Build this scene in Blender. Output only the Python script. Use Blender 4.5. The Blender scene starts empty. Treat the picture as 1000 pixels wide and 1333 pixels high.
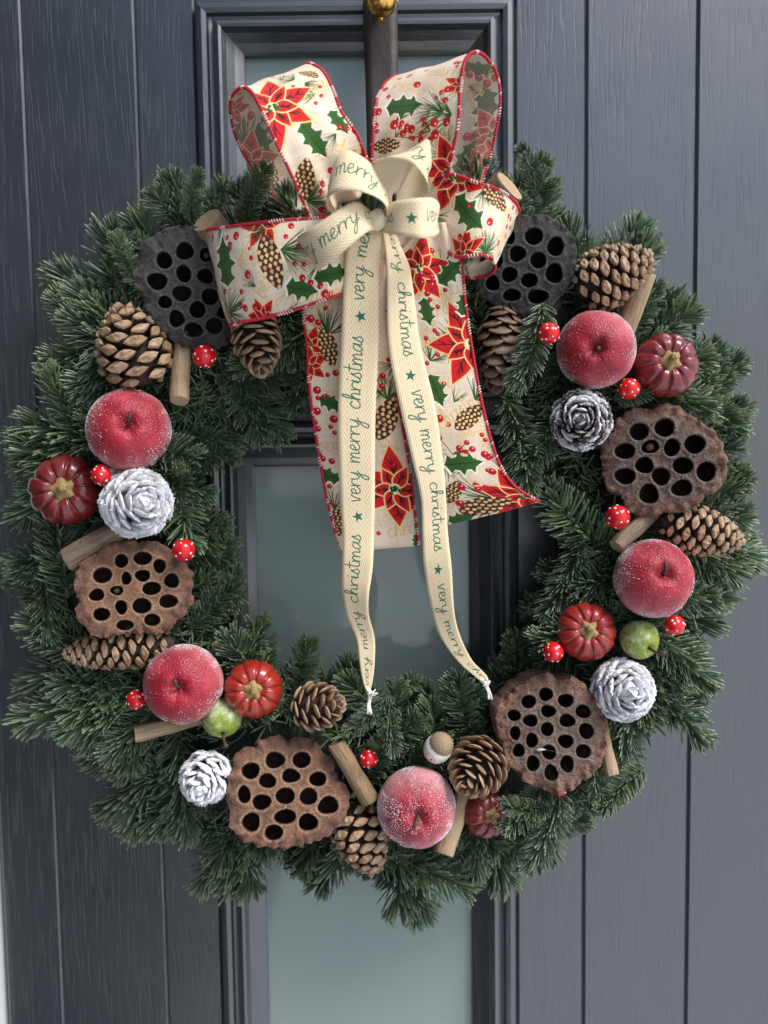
import bpy, math, random
import numpy as np
from mathutils import Vector, Matrix, noise
from mathutils.geometry import delaunay_2d_cdt
R = math.radians
random.seed(7)
SC = bpy.context.scene
COL = SC.collection

# ------------------------------------------------------------------ camera
FPX = 1080.0            # focal length in pixels of the 1000 px wide photograph
D = 0.68                # distance from the door
PITCH, ROLL = R(4.1), R(-0.8)
Z0 = 1.50               # height of the point the picture is centred on
fwd = Vector((0, math.cos(PITCH), -math.sin(PITCH)))
upv = Vector((0, math.sin(PITCH), math.cos(PITCH)))
rgt = Vector((1, 0, 0))
q = Matrix.Rotation(-ROLL, 3, fwd)
rgt, upv = q @ rgt, q @ upv
CAM = Vector((0, -D, Z0 + D * math.tan(PITCH)))
cd = bpy.data.cameras.new('camera')
cam = bpy.data.objects.new('camera', cd)
COL.objects.link(cam)
cd.sensor_fit = 'HORIZONTAL'; cd.sensor_width = 36.0; cd.lens = 36.0 * FPX / 1000.0
cd.clip_start = 0.02; cd.clip_end = 500
m = Matrix((rgt, upv, -fwd)).transposed().to_4x4(); m.translation = CAM
cam.matrix_world = m
cd.dof.use_dof = True; cd.dof.focus_distance = 0.575; cd.dof.aperture_fstop = 6.0
SC.camera = cam

# ------------------------------------------------------------------ light
SUN_EL, SUN_AZ = R(50), R(52)      # azimuth: how far right of straight behind the camera
w = bpy.data.worlds.new('World'); SC.world = w; w.use_nodes = True
nt = w.node_tree
sky = nt.nodes.new('ShaderNodeTexSky'); sky.sky_type = 'NISHITA'; sky.sun_disc = False
sky.sun_elevation = SUN_EL
sdir = Vector((math.sin(SUN_AZ) * math.cos(SUN_EL), -math.cos(SUN_AZ) * math.cos(SUN_EL), math.sin(SUN_EL)))
sky.sun_rotation = math.atan2(sdir.x, sdir.y)
sky.air_density = 1.0; sky.dust_density = 2.0; sky.ozone_density = 1.0
nt.links.new(sky.outputs[0], nt.nodes['Background'].inputs[0])
nt.nodes['Background'].inputs[1].default_value = 0.12
sl = bpy.data.lights.new('sun', 'SUN'); sl.energy = 2.0; sl.angle = R(22); sl.color = (1, 0.97, 0.93)
so = bpy.data.objects.new('sun', sl); COL.objects.link(so)
so.rotation_euler = (-sdir).to_track_quat('-Z', 'Y').to_euler()
SC.view_settings.view_transform = 'Standard'; SC.view_settings.look = 'None'
SC.view_settings.exposure = 0.70; SC.view_settings.gamma = 1.0

# ------------------------------------------------------------------ helpers
def ray(px, py):
    return (fwd + rgt * ((px - 500) / FPX) + upv * ((666.5 - py) / FPX))
def P(px, py, d):
    """the point seen at photo pixel px,py that stands d metres in front of the door"""
    r = ray(px, py)
    return CAM + r * ((-d - CAM.y) / r.y)
def sc(d): return (D - d) / FPX       # metres per pixel at that distance
def view_axes(p):
    z = (CAM - p).normalized()
    x = upv.cross(z).normalized(); y = z.cross(x)
    return x, y, z
def facing(px, py, d, tilt=(0, 0), spin=0.0):
    """frame at a point: x right, y up, z to the viewer, then leaned over by tilt (radians to the right, up)"""
    p = P(px, py, d); x, y, z = view_axes(p)
    M = Matrix((x, y, z)).transposed()
    M = M @ Matrix.Rotation(tilt[0], 3, 'Y') @ Matrix.Rotation(-tilt[1], 3, 'X') @ Matrix.Rotation(spin, 3, 'Z')
    M = M.to_4x4(); M.translation = p
    return M
def axis_frame(a, b, spin=0.0):
    """frame at a with z along a->b"""
    z = (b - a).normalized()
    v = (CAM - a).normalized()
    x = v.cross(z)
    if x.length < 1e-4: x = rgt.copy()
    x.normalize(); y = z.cross(x)
    M = (Matrix((x, y, z)).transposed() @ Matrix.Rotation(spin, 3, 'Z')).to_4x4(); M.translation = a
    return M
def mesh(name, v, f, mats=None, smooth=True, fm=None):
    me = bpy.data.meshes.new(name)
    me.from_pydata([tuple(p) for p in v], [], f)
    for m_ in (mats if isinstance(mats, (list, tuple)) else [mats]):
        if m_: me.materials.append(m_)
    if fm is not None: me.polygons.foreach_set('material_index', np.array(fm, dtype=np.int32))
    if smooth: me.polygons.foreach_set('use_smooth', np.ones(len(me.polygons), dtype=bool))
    me.update()
    return me
def attr(me, name, vals):
    a = me.attributes.new(name, 'FLOAT', 'POINT'); a.data.foreach_set('value', np.array(vals, dtype=np.float32))
def obj(name, me, parent=None, M=None):
    o = bpy.data.objects.new(name, me); COL.objects.link(o)
    if parent: o.parent = parent
    if M is not None: o.matrix_local = M
    return o
def thing(name, label, cat, M, group=None):
    o = obj(name, None, None, M); o.empty_display_size = 0.01
    o['label'] = label; o['category'] = cat
    if group: o['group'] = group
    return o
def lathe(prof, n=32, rib=None):
    """prof: list of (radius, z) from top to bottom"""
    v, f = [], []
    for i, (r_, z_) in enumerate(prof):
        for k in range(n):
            a = 2 * math.pi * k / n
            rr, zz = (r_, z_) if rib is None else rib(r_, z_, a, i / (len(prof) - 1))
            v.append((rr * math.cos(a), rr * math.sin(a), zz))
    for i in range(len(prof) - 1):
        for k in range(n):
            k2 = (k + 1) % n
            f.append((i * n + k, (i + 1) * n + k, (i + 1) * n + k2, i * n + k2))
    return v, f
def tube(pts, rad, n=8, caps=True):
    """pts: list of Vector, rad: number or list"""
    v, f = [], []
    N = len(pts)
    prev = None
    for i, p in enumerate(pts):
        t = (pts[min(i + 1, N - 1)] - pts[max(i - 1, 0)]).normalized()
        if prev is None:
            a = t.orthogonal().normalized()
        else:
            a = (prev - t * prev.dot(t)).normalized()
        prev = a; b = t.cross(a)
        r_ = rad[i] if hasattr(rad, '__len__') else rad
        for k in range(n):
            an = 2 * math.pi * k / n
            v.append(p + a * (r_ * math.cos(an)) + b * (r_ * math.sin(an)))
    for i in range(N - 1):
        for k in range(n):
            k2 = (k + 1) % n
            f.append((i * n + k, i * n + k2, (i + 1) * n + k2, (i + 1) * n + k))
    if caps:
        f.append(tuple(range(n))[::-1]); f.append(tuple(range((N - 1) * n, N * n)))
    return v, f
def crom(pts, n):
    """Catmull-Rom through pts (sequences), n samples, chord-length spacing"""
    P_ = np.array(pts, float); K = len(P_)
    if K == 2: return [P_[0] * (1 - t) + P_[1] * t for t in np.linspace(0, 1, n)]
    ch = np.concatenate([[0], np.cumsum(np.linalg.norm(np.diff(P_[:, :2], axis=0), axis=1) + 1e-6)])
    out = []
    for s in np.linspace(0, ch[-1], n):
        i = min(max(int(np.searchsorted(ch, s, 'right')) - 1, 0), K - 2)
        t = (s - ch[i]) / (ch[i + 1] - ch[i])
        p1, p2 = P_[i], P_[i + 1]
        h = ch[i + 1] - ch[i]
        m1 = (P_[i + 1] - P_[i - 1]) / (ch[i + 1] - ch[i - 1]) * h if i > 0 else (p2 - p1)
        m2 = (P_[i + 2] - P_[i]) / (ch[i + 2] - ch[i]) * h if i < K - 2 else (p2 - p1)
        t2, t3 = t * t, t * t * t
        out.append((2 * t3 - 3 * t2 + 1) * p1 + (t3 - 2 * t2 + t) * m1 + (-2 * t3 + 3 * t2) * p2 + (t3 - t2) * m2)
    return out

# ------------------------------------------------------------------ materials
class Mat:
    def __init__(self, name):
        self.m = bpy.data.materials.new(name); self.m.use_nodes = True
        self.nt = self.m.node_tree; self.b = self.nt.nodes['Principled BSDF']
    def n(self, t, **kw):
        nd = self.nt.nodes.new('ShaderNode' + t)
        for k, v_ in kw.items():
            if k.startswith('_'): setattr(nd, k[1:], v_)
            else: self.link(v_, nd.inputs[int(k[1:]) if k[0] == 'i' and k[1:].isdigit() else k.replace('_', ' ')])
        return nd
    def link(self, v_, sock):
        if isinstance(v_, bpy.types.NodeSocket): self.nt.links.new(v_, sock)
        else:
            if isinstance(v_, (tuple, list)) and sock.type == 'RGBA' and len(v_) == 3: v_ = (*v_, 1)
            sock.default_value = v_
    def set(self, **kw):
        for k, v_ in kw.items(): self.link(v_, self.b.inputs[k.replace('_', ' ')])
        return self
    def mix(self, f, a, b, blend='MIX'):
        nd = self.nt.nodes.new('ShaderNodeMix'); nd.data_type = 'RGBA'; nd.blend_type = blend
        self.link(f, nd.inputs[0]); self.link(a, nd.inputs[6]); self.link(b, nd.inputs[7])
        return nd.outputs[2]
    def math(self, op, a, b=0.0, c=0.0):
        nd = self.nt.nodes.new('ShaderNodeMath'); nd.operation = op
        self.link(a, nd.inputs[0]); self.link(b, nd.inputs[1]); self.link(c, nd.inputs[2])
        return nd.outputs[0]
    def ramp(self, f, stops):
        nd = self.nt.nodes.new('ShaderNodeValToRGB'); self.link(f, nd.inputs[0])
        e = nd.color_ramp.elements
        while len(e) < len(stops): e.new(0.5)
        for k, (p, c) in enumerate(stops):
            e[k].position = p; e[k].color = (*c, 1) if hasattr(c, '__len__') else (c, c, c, 1)
        return nd.outputs[0]
    def coords(self, scale=(1, 1, 1), rnd=False, kind='Object'):
        tc = self.nt.nodes.new('ShaderNodeTexCoord').outputs[kind]
        mp = self.n('Mapping'); self.link(tc, mp.inputs[0]); mp.inputs['Scale'].default_value = scale
        if rnd:
            oi = self.n('ObjectInfo')
            cx = self.n('CombineXYZ', X=self.math('MULTIPLY', oi.outputs['Random'], 37.0), Y=self.math('MULTIPLY', oi.outputs['Random'], 11.0), Z=self.math('MULTIPLY', oi.outputs['Random'], 23.0))
            self.link(cx.outputs[0], mp.inputs['Location'])
        return mp.outputs[0]
    def noise(self, vec, s, det=3, rough=0.5, dist=0):
        nd = self.n('TexNoise', Vector=vec, Scale=s, Detail=det, Roughness=rough, Distortion=dist)
        return nd.outputs['Fac']
    def bump(self, h, dist, strength=1.0):
        b_ = self.n('Bump', Height=h, Distance=dist, Strength=strength)
        self.link(b_.outputs[0], self.b.inputs['Normal']); return self
    def attr(self, name):
        nd = self.n('Attribute'); nd.attribute_name = name; return nd.outputs['Fac']
    def rnd(self): return self.n('ObjectInfo').outputs['Random']

def mat_door(hor=False):
    M = Mat('painted_woodgrain')
    v = M.coords((1, 1, 1), rnd=True)
    warp = M.noise(M.coords((7, 7, 1.6), rnd=True), 1.0, 2)
    mp = M.n('Mapping', Vector=v); mp.inputs['Scale'].default_value = (0.045, 1, 1) if hor else (1, 1, 0.045)
    off = M.n('CombineXYZ', X=0.0 if hor else M.math('MULTIPLY', warp, 0.055), Y=0.0, Z=M.math('MULTIPLY', warp, 0.055) if hor else 0.0)
    ad = M.n('VectorMath', i0=mp.outputs[0], i1=off.outputs[0]); ad.operation = 'ADD'
    g = M.noise(ad.outputs[0], 560, 2, 0.5)
    g2 = M.noise(ad.outputs[0], 1300, 2, 0.5)
    pores = M.ramp(g, [(0.34, 0.0), (0.44, 1.0)])
    hgt = M.math('ADD', M.math('MULTIPLY', pores, 0.75), M.math('MULTIPLY', g2, 0.3))
    M.set(Base_Color=M.mix(M.noise(v, 9, 3), (0.007, 0.0135, 0.0185), (0.010, 0.0170, 0.0225)), Roughness=M.ramp(M.math('ADD', M.math('MULTIPLY', g2, .4), M.math('MULTIPLY', M.noise(v, 11, 4, 0.6), .6)), [(0.35, 0.29), (0.65, 0.46)]))
    M.set(**{'Specular IOR Level': 1.0, 'Coat Weight': 1.0, 'Coat IOR': 1.6, 'Coat Roughness': 0.30})
    return M.bump(hgt, 0.0006, 0.40).m
def mat_plain(name, col, rough, spec=0.5, metal=0.0, bump=None, var=0.0):
    M = Mat(name); c = col
    if var:
        c = M.mix(M.noise(M.coords(rnd=True), 90, 4), tuple(x * (1 - var) for x in col), tuple(min(1, x * (1 + var)) for x in col))
    M.set(Base_Color=c, Roughness=rough, Metallic=metal); M.set(**{'Specular IOR Level': spec})
    if bump: M.bump(M.noise(M.coords(rnd=True), bump[0], 4, 0.6), bump[1])
    return M.m
def mat_glass():
    M = Mat('window_glass'); n = M.nt
    tr = n.nodes.new('ShaderNodeBsdfTransparent'); tr.inputs[0].default_value = (0.88, 0.94, 0.92, 1)
    gl = n.nodes.new('ShaderNodeBsdfGlossy'); gl.inputs['Roughness'].default_value = 0.06
    fr = n.nodes.new('ShaderNodeFresnel'); fr.inputs[0].default_value = 1.58
    mx = n.nodes.new('ShaderNodeMixShader')
    df = n.nodes.new('ShaderNodeBsdfDiffuse'); df.inputs[0].default_value = (0.41, 0.50, 0.465, 1)
    et = n.nodes.new('ShaderNodeMixShader'); et.inputs[0].default_value = 0.46
    n.links.new(tr.outputs[0], et.inputs[1]); n.links.new(df.outputs[0], et.inputs[2])
    n.links.new(fr.outputs[0], mx.inputs[0]); n.links.new(et.outputs[0], mx.inputs[1]); n.links.new(gl.outputs[0], mx.inputs[2])
    n.links.new(mx.outputs[0], n.nodes['Material Output'].inputs[0])
    return M.m
def mat_needle():
    M = Mat('fir_needle')
    isl = M.n('NewGeometry').outputs['Random Per Island']
    c = M.mix(isl, (0.050, 0.096, 0.046), (0.150, 0.212, 0.104))
    c = M.mix(M.math('MULTIPLY', M.rnd(), 0.7), c, (0.042, 0.078, 0.050))
    c = M.mix(M.ramp(M.attr('tip'), [(0.82, 0.0), (1.0, 0.6)]), c, (0.27, 0.33, 0.19))
    M.set(Base_Color=c, Roughness=0.32); M.set(**{'Specular IOR Level': 0.7})
    return M.m
def mat_cone(kind):
    M = Mat('pine_cone_scale_' + kind)
    t = M.attr('tip'); v = M.coords(rnd=True)
    nz = M.noise(v, 3.2, 4, 0.65)
    isr = M.rnd()
    tan = M.mix(isr, (0.33, 0.205, 0.115), (0.54, 0.37, 0.23))
    if kind == 'dull': tan = M.mix(isr, (0.15, 0.09, 0.055), (0.24, 0.155, 0.095))
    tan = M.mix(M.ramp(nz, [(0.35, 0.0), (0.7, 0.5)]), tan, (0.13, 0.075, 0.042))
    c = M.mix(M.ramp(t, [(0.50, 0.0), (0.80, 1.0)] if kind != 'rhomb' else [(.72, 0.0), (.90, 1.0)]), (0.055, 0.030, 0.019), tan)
    if kind in ('snow', 'frost'):
        base = M.mix(nz, (0.06, 0.042, 0.034), (0.15, 0.11, 0.09))
        n2 = M.noise(v, 2.3, 5, 0.75)
        n2 = M.ramp(n2, [(0.3, 0.0), (0.7, 1.0)]); a = M.math('ADD', M.math('MULTIPLY', t, 0.62), M.math('MULTIPLY', n2, 0.5))
        lo = (0.36, 0.60) if kind == 'snow' else (0.70, 0.92)
        a = M.math('ADD', a, M.math('MULTIPLY_ADD', M.rnd(), 0.6, -0.3)) if kind == 'frost' else M.math('ADD', a, M.math('MULTIPLY_ADD', M.rnd(), 0.2, -0.1))
        k = M.ramp(a, [(lo[0], 0.0), (lo[1], 1.0)])
        c = M.mix(k, base, (0.93, 0.93, 0.95))
        M.bump(M.math('ADD', M.math('MULTIPLY', k, 0.8), M.noise(v, 5, 6, 0.85)), 0.0012, 0.8)
        M.set(Roughness=0.85)
    else:
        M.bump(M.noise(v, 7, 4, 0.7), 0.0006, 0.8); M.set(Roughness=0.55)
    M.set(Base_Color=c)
    return M.m
def mat_pod(kind):
    M = Mat('lotus_pod_' + kind)
    v = M.coords(rnd=True)
    n1 = M.ramp(M.noise(v, 120, 5, 0.7), [(0.3, 0.0), (0.7, 1.0)]); n2 = M.noise(v, 620, 4, 0.75)
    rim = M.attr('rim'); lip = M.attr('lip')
    if kind == 'dark':
        c = M.mix(n1, (0.040, 0.036, 0.038), (0.105, 0.095, 0.095)); lipc = (0.16, 0.145, 0.135)
    elif kind == 'grey':
        c = M.mix(rim, M.mix(n1, (0.13, 0.080, 0.060), (0.31, 0.22, 0.17)), M.mix(n1, (0.16, 0.075, 0.053), (0.43, 0.23, 0.16)))
        lipc = (0.26, 0.21, 0.175)
    else:
        c = M.mix(rim, M.mix(n1, (0.14, 0.058, 0.032), (0.40, 0.205, 0.118)), M.mix(n1, (0.060, 0.033, 0.028), (0.34, 0.160, 0.110)))
        lipc = (0.48, 0.33, 0.22)
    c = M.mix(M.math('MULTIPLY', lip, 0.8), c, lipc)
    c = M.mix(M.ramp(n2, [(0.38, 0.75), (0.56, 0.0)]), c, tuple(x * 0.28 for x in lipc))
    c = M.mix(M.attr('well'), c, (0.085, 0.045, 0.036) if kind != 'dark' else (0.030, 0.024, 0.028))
    M.set(Base_Color=c, Roughness=0.7); M.set(**{'Specular IOR Level': 0.3})
    return M.bump(M.math('ADD', n2, M.math('MULTIPLY', n1, 1.0)), 0.0016, 1.0).m
def mat_apple():
    M = Mat('frosted_apple_skin')
    v = M.coords()
    pol = M.attr('polar')
    n1 = M.ramp(M.noise(v, 70, 4, 0.6), [(0.3, 0.0), (0.7, 1.0)]); n2 = M.noise(v, 1100, 2, 0.7)
    a = M.math('ADD', M.math('MULTIPLY', pol, 0.75), M.math('ADD', M.math('MULTIPLY', n1, 0.26), M.math('MULTIPLY', n2, 0.55)))
    oi = M.n('ObjectInfo'); a = M.math('ADD', a, M.attr('frost'))
    k = M.ramp(M.math('MULTIPLY', a, 0.5), [(0.44, 0.01), (0.60, 0.10), (0.71, 0.34), (0.86, 0.52)])
    red = M.mix(n1, (0.22, 0.003, 0.011), (0.44, 0.008, 0.030))
    M.set(Base_Color=M.mix(k, red, (0.80, 0.56, 0.58)), Roughness=0.5)
    M.set(**{'Sheen Weight': 0.05, 'Sheen Roughness': 0.4})
    return M.bump(M.n('TexVoronoi', Vector=v, Scale=700).outputs['Distance'], 0.0006, 0.7).m
def mat_green():
    M = Mat('frosted_green_fruit'); v = M.coords()
    n2 = M.noise(v, 160, 4, 0.7)
    k = M.ramp(M.math('ADD', n2, M.math('MULTIPLY', M.attr('polar'), 0.12)), [(0.56, 0.0), (0.9, 0.75)])
    M.set(Base_Color=M.mix(k, M.mix(M.noise(v, 60), (0.11, 0.17, 0.010), (0.30, 0.37, 0.025)), (0.75, 0.8, 0.68)), Roughness=0.5)
    return M.bump(M.noise(v, 700, 2), 0.0006, 0.7).m
def mat_pumpkin(name, c1, c2, rough):
    M = Mat(name); v = M.coords(rnd=True)
    M.set(Base_Color=M.mix(M.noise(v, 60, 4, 0.6), c1, c2), Roughness=M.ramp(M.noise(v, 160), [(0.3, rough), (0.7, rough + 0.15)]))
    M.set(**{'Coat Weight': 0.6, 'Coat Roughness': 0.09})
    return M.bump(M.noise(v, 110, 4, 0.6), 0.0011, 0.7).m
def mat_wood(name, c1, c2):
    M = Mat(name); v = M.coords((1, 1, 0.08), rnd=True)
    n1 = M.ramp(M.noise(v, 380, 4, 0.7), [(0.3, 0.0), (0.7, 1.0)]); n2 = M.noise(M.coords((1, 1, 0.5), rnd=True), 60, 3)
    c = M.mix(n1, c1, c2); c = M.mix(M.ramp(n2, [(0.55, 0.0), (0.75, 0.55)]), c, tuple(x * 0.35 for x in c1))
    kn_ = M.noise(M.coords((1, 1, .6), rnd=True), 210, 2); c = M.mix(M.ramp(kn_, [(.68, 0.0), (.74, .8)]), c, (.05, .03, .018))
    M.set(Base_Color=c, Roughness=0.65)
    return M.bump(n1, 0.0009, 0.9).m
def mat_print(name, img, back=False, rough=0.8):
    M = Mat(name)
    t = M.n('TexImage'); t.image = img; t.interpolation = 'Cubic'
    uv = M.n('UVMap'); M.link(uv.outputs[0], t.inputs[0])
    c = t.outputs['Color']
    if back == 'print': c = M.mix(0.42, c, (0.40, 0.33, 0.28))
    M.set(Base_Color=c, Roughness=rough); M.set(**{'Specular IOR Level': 0.25, 'Sheen Weight': 0.15})
    br = M.n('RGBToBW', Color=t.outputs['Color'])
    M.bump(br.outputs[0], 0.00025, 0.5)
    return M.m
def mat_emb(name, c): return mat_plain(name, c, 0.55)

MD = mat_door(); MDH = mat_door(True)
MNEEDLE = mat_needle()
MTWIG = mat_plain('fir_twig_bark', (0.085, 0.062, 0.040), 0.75, var=0.3)
MCONE = {k: mat_cone(k) for k in ('tan', 'dull', 'rhomb', 'snow', 'frost')}
MCORE = mat_plain('cone_core', (0.05, 0.03, 0.02), 0.8)
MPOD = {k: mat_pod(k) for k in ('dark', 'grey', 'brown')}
MAPPLE = mat_apple(); MGREEN = mat_green()
MSUGAR = mat_plain('sugar_grain', (0.88, 0.84, 0.85), 0.25, 0.8)
MSTALK = mat_plain('dried_stalk', (0.06, 0.035, 0.025), 0.6)
MCALYX = mat_plain('dried_calyx', (0.30, 0.21, 0.075), 0.55, bump=(300, 0.001), var=0.4)
MPK = {'dark': mat_pumpkin('pumpkin_dark_red', (0.11, 0.007, 0.008), (0.19, 0.014, 0.014), 0.28),
       'orange': mat_pumpkin('pumpkin_orange_red', (0.22, 0.010, 0.005), (0.42, 0.030, 0.012), 0.24),
       'red': mat_pumpkin('pumpkin_red', (0.23, 0.011, 0.009), (0.36, 0.026, 0.018), 0.36),
       'wine': mat_pumpkin('pumpkin_burgundy', (0.13, 0.006, 0.010), (0.22, 0.014, 0.018), 0.26)}
MCAP = mat_plain('mushroom_red', (0.62, 0.008, 0.012), 0.22)
MWHITE = mat_plain('mushroom_white', (0.82, 0.80, 0.76), 0.45)
MSTEM = mat_plain('mushroom_stem', (0.62, 0.58, 0.52), 0.6, var=0.1)
MWOOD = {'pale': mat_wood('stick_pale', (0.30, 0.195, 0.105), (0.50, 0.36, 0.22)),
         'mid': mat_wood('stick_mid', (0.17, 0.105, 0.055), (0.36, 0.24, 0.13)),
         'grey': mat_wood('stick_grey', (0.12, 0.085, 0.055), (0.26, 0.19, 0.125))}
def mat_cut():
    M = Mat('stick_cut_end'); v = M.coords()
    sx = M.n('SeparateXYZ', Vector=v); r_ = M.math('SQRT', M.math('ADD', M.math('POWER', sx.outputs[0], 2.0), M.math('POWER', sx.outputs[1], 2.0)))
    rg_ = M.math('SINE', M.math('ADD', M.math('MULTIPLY', r_, 5200.0), M.math('MULTIPLY', M.noise(v, 150, 3), 9.0)))
    M.set(Base_Color=M.mix(M.math('MULTIPLY_ADD', rg_, .5, .5), (0.28, 0.185, 0.105), (0.50, 0.36, 0.22)), Roughness=0.8)
    return M.bump(M.noise(v, 600, 3), 0.0006, 0.8).m
MCUT = mat_cut()
MBRASS = mat_plain('brass', (0.80, 0.50, 0.14), 0.22, metal=1.0, var=0.1)
MSTRAP = mat_plain('dark_brown_satin', (0.030, 0.020, 0.018), 0.5, bump=(60, 0.0008), var=0.3)
MSTITCH = mat_plain('red_stitch', (0.50, 0.012, 0.03), 0.5)
MSTITCHW = mat_plain('white_stitch', (0.75, 0.62, 0.58), 0.6)
MGLASS = mat_glass()
MCURT = mat_plain('pale_teal_cloth', (0.52, 0.62, 0.59), 0.8)
MMOSS = mat_plain('moss_ring', (0.012, 0.018, 0.010), 0.9, bump=(200, 0.004), var=0.5)
MBOUNCE = mat_plain('pale_bounce_ground', (0.76, 0.78, 0.79), 0.8, var=0.05)
MFRAME = mat_plain('white_frame', (0.75, 0.75, 0.74), 0.35)
MSEAL = mat_plain('black_gasket', (0.01, 0.01, 0.012), 0.5)
MSPACER = mat_plain('spacer_bar', (0.10, 0.11, 0.11), 0.4)
MCREAMP = mat_plain('cream_cotton', (0.68, 0.58, 0.42), 0.9, 0.2)
MFRAY = mat_plain('frayed_thread', (0.85, 0.82, 0.76), 0.9, 0.2)

# ------------------------------------------------------------------ ground, frame, door
g = obj('ground', mesh('ground', [(-80, -80, 0), (80, -80, 0), (80, 4, 0), (-80, 4, 0)], [(0, 1, 2, 3)], MBOUNCE)); g['kind'] = 'structure'  # unseen ground, added pale to bounce light and brighten the door's reflections
t_ = obj('reflection_darkener', mesh('reflection_darkener', [(-30, -30, .004), (-.40, -30, .004), (-.40, .4, .004), (-30, .4, .004)], [(0, 1, 2, 3)], mat_plain('reflection_darkener', (.05, .05, .052), .8, var=.2))); t_['kind'] = 'structure'  # unseen dark strip added to darken reflections in the left of the door
pw = obj('sky_blocker', mesh('sky_blocker', [(-.45, -2.6, 0), (-.45, .3, 0), (-.45, .3, 2.6), (-.45, -2.6, 2.6), (-.75, -2.6, 0), (-.75, .3, 0), (-.75, .3, 2.6), (-.75, -2.6, 2.6)], [(0, 1, 2, 3), (4, 7, 6, 5), (0, 3, 7, 4), (3, 2, 6, 7), (1, 5, 6, 2)], mat_plain('sky_blocker_dark', (.04, .042, .045), .9, var=.2), smooth=False)); pw['kind'] = 'structure'  # unseen slab added at the left to block sky and darken door reflections
def X(px): return P(px, 666, 0).x
def Zd(py): return P(480, py, 0).z
def box(x0, x1, y0, y1, z0, z1, bev=0.0):
    """board with a bevelled front (front is the smaller y)"""
    b = bev
    v = [(x0, y1, z0), (x1, y1, z0), (x1, y1, z1), (x0, y1, z1),
         (x0, y0 + b, z0), (x1, y0 + b, z0), (x1, y0 + b, z1), (x0, y0 + b, z1),
         (x0 + b, y0, z0), (x1 - b, y0, z0), (x1 - b, y0, z1), (x0 + b, y0, z1)]
    f = [(0, 3, 2, 1), (0, 1, 5, 4), (2, 3, 7, 6), (1, 2, 6, 5), (3, 0, 4, 7),
         (4, 5, 9, 8), (6, 7, 11, 10), (5, 6, 10, 9), (7, 4, 8, 11), (8, 9, 10, 11)]
    if bev == 0:
        v = v[:8]; f = f[:5] + [(4, 5, 6, 7)]
    return v, f
door = thing('front_door', 'dark blue-grey panelled front door behind the wreath with long glass panels', 'door', Matrix.Translation((0, 0, 0)))
ZT, ZB = Z0 + 0.60, 0.55
xs = [X(-21), X(55), X(197), X(272)]
xr = [X(672), X(761.5), X(901), X(1060)]
for xx in (xs, xr):
    for a, b in zip(xx[:-1], xx[1:]):
        obj('board', mesh('board', *box(a + .0002, b - .0002, 0, .03, ZB, ZT, .0017), MD, smooth=False), door)
xl, xr_ = X(272), X(672)
for a, b in ((xs[0], xs[-1]), (xr[0], xr[-1])):
    obj('door_core', mesh('door_core', *box(a, b, .0032, .04, ZB + .001, ZT - .001), MD, smooth=False), door)
# rails across the middle column
zu0, zu1 = Zd(522), Zd(6)      # upper moulding outer edge
zl0, zl1 = Zd(1560), Zd(548)     # lower moulding outer edge
ox0, ox1 = xl + .002, xr_ - .002
for z0, z1 in ((zu1 + .001, ZT), (zl1 + .001, zu0 - .001), (ZB, zl0 - .001)):
    obj('rail', mesh('rail', *box(xl + .0008, xr_ - .0008, 0.0005, .03, z0, z1, .001), MDH, smooth=False), door)
PROF = [(0, .002), (0, -.006), (.0015, -.0085), (.005, -.0095), (.0085, -.0085), (.010, -.005), (.0125, -.004), (.0150, -.005), (.0158, -.011), (.0185, -.0122),
        (.0205, -.0112), (.0235, -.0070), (.029, -.0020), (.0345, .0010), (.0362, .0022), (.0362, .016)]
def moulding(x0, x1, z0, z1):
    cs = [(x0, z0, 1, 1), (x1, z0, -1, 1), (x1, z1, -1, -1), (x0, z1, 1, -1)]
    for k in range(4):
        a, b = cs[k], cs[(k + 1) % 4]
        v, f = [], []
        L = max(2, int(math.hypot(b[0] - a[0], b[1] - a[1]) / .03))
        for i in range(L + 1):
            t = i / L
            for (o_, h) in PROF:
                ax, az = a[0] + a[2] * o_, a[1] + a[3] * o_
                bx, bz = b[0] + b[2] * o_, b[1] + b[3] * o_
                v.append((ax + (bx - ax) * t, h, az + (bz - az) * t))
        n = len(PROF)
        for i in range(L):
            for j in range(n - 1):
                f.append((i * n + j, (i + 1) * n + j, (i + 1) * n + j + 1, i * n + j + 1))
        me = mesh('moulding', v, f, MDH if k % 2 == 0 else MD, smooth=True)
        me.polygons.foreach_set('use_smooth', np.zeros(len(me.polygons), dtype=bool))
        obj('moulding', me, door)
for (z0, z1) in ((zu0, zu1), (zl0, zl1)):
    moulding(ox0, ox1, z0, z1)
    i = .0362
    obj('glass_pane', mesh('glass_pane', *box(ox0 + i - .004, ox1 - i + .004, .008, .012, z0 + i - .004, z1 - i + .004), MGLASS, smooth=False), door)
    v, f = box(ox0 + i + .0002, ox1 - i - .0002, .0135, .019, z1 - i - .008, z1 - i - .0002)
    sp = obj('spacer_bar', mesh('spacer_bar', v, f, MSPACER, smooth=False), door)
    vv, ff = [], []
    for row in (-.0025, -.0060):
        x_ = ox0 + i + .002
        while x_ < ox1 - i - .002:
            b_ = len(vv)
            for (dx, dz) in ((-.0005, 0), (0, -.0005), (.0005, 0), (0, .0005)): vv.append((x_ + dx, .0133, z1 - i + row + dz))
            ff.append((b_, b_ + 1, b_ + 2, b_ + 3)); x_ += .0040
    dots = obj('perforations', mesh('perforations', vv, ff, mat_plain('perforation', (.4, .42, .42), .4), smooth=False), sp); dots['kind'] = 'stuff'
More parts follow.
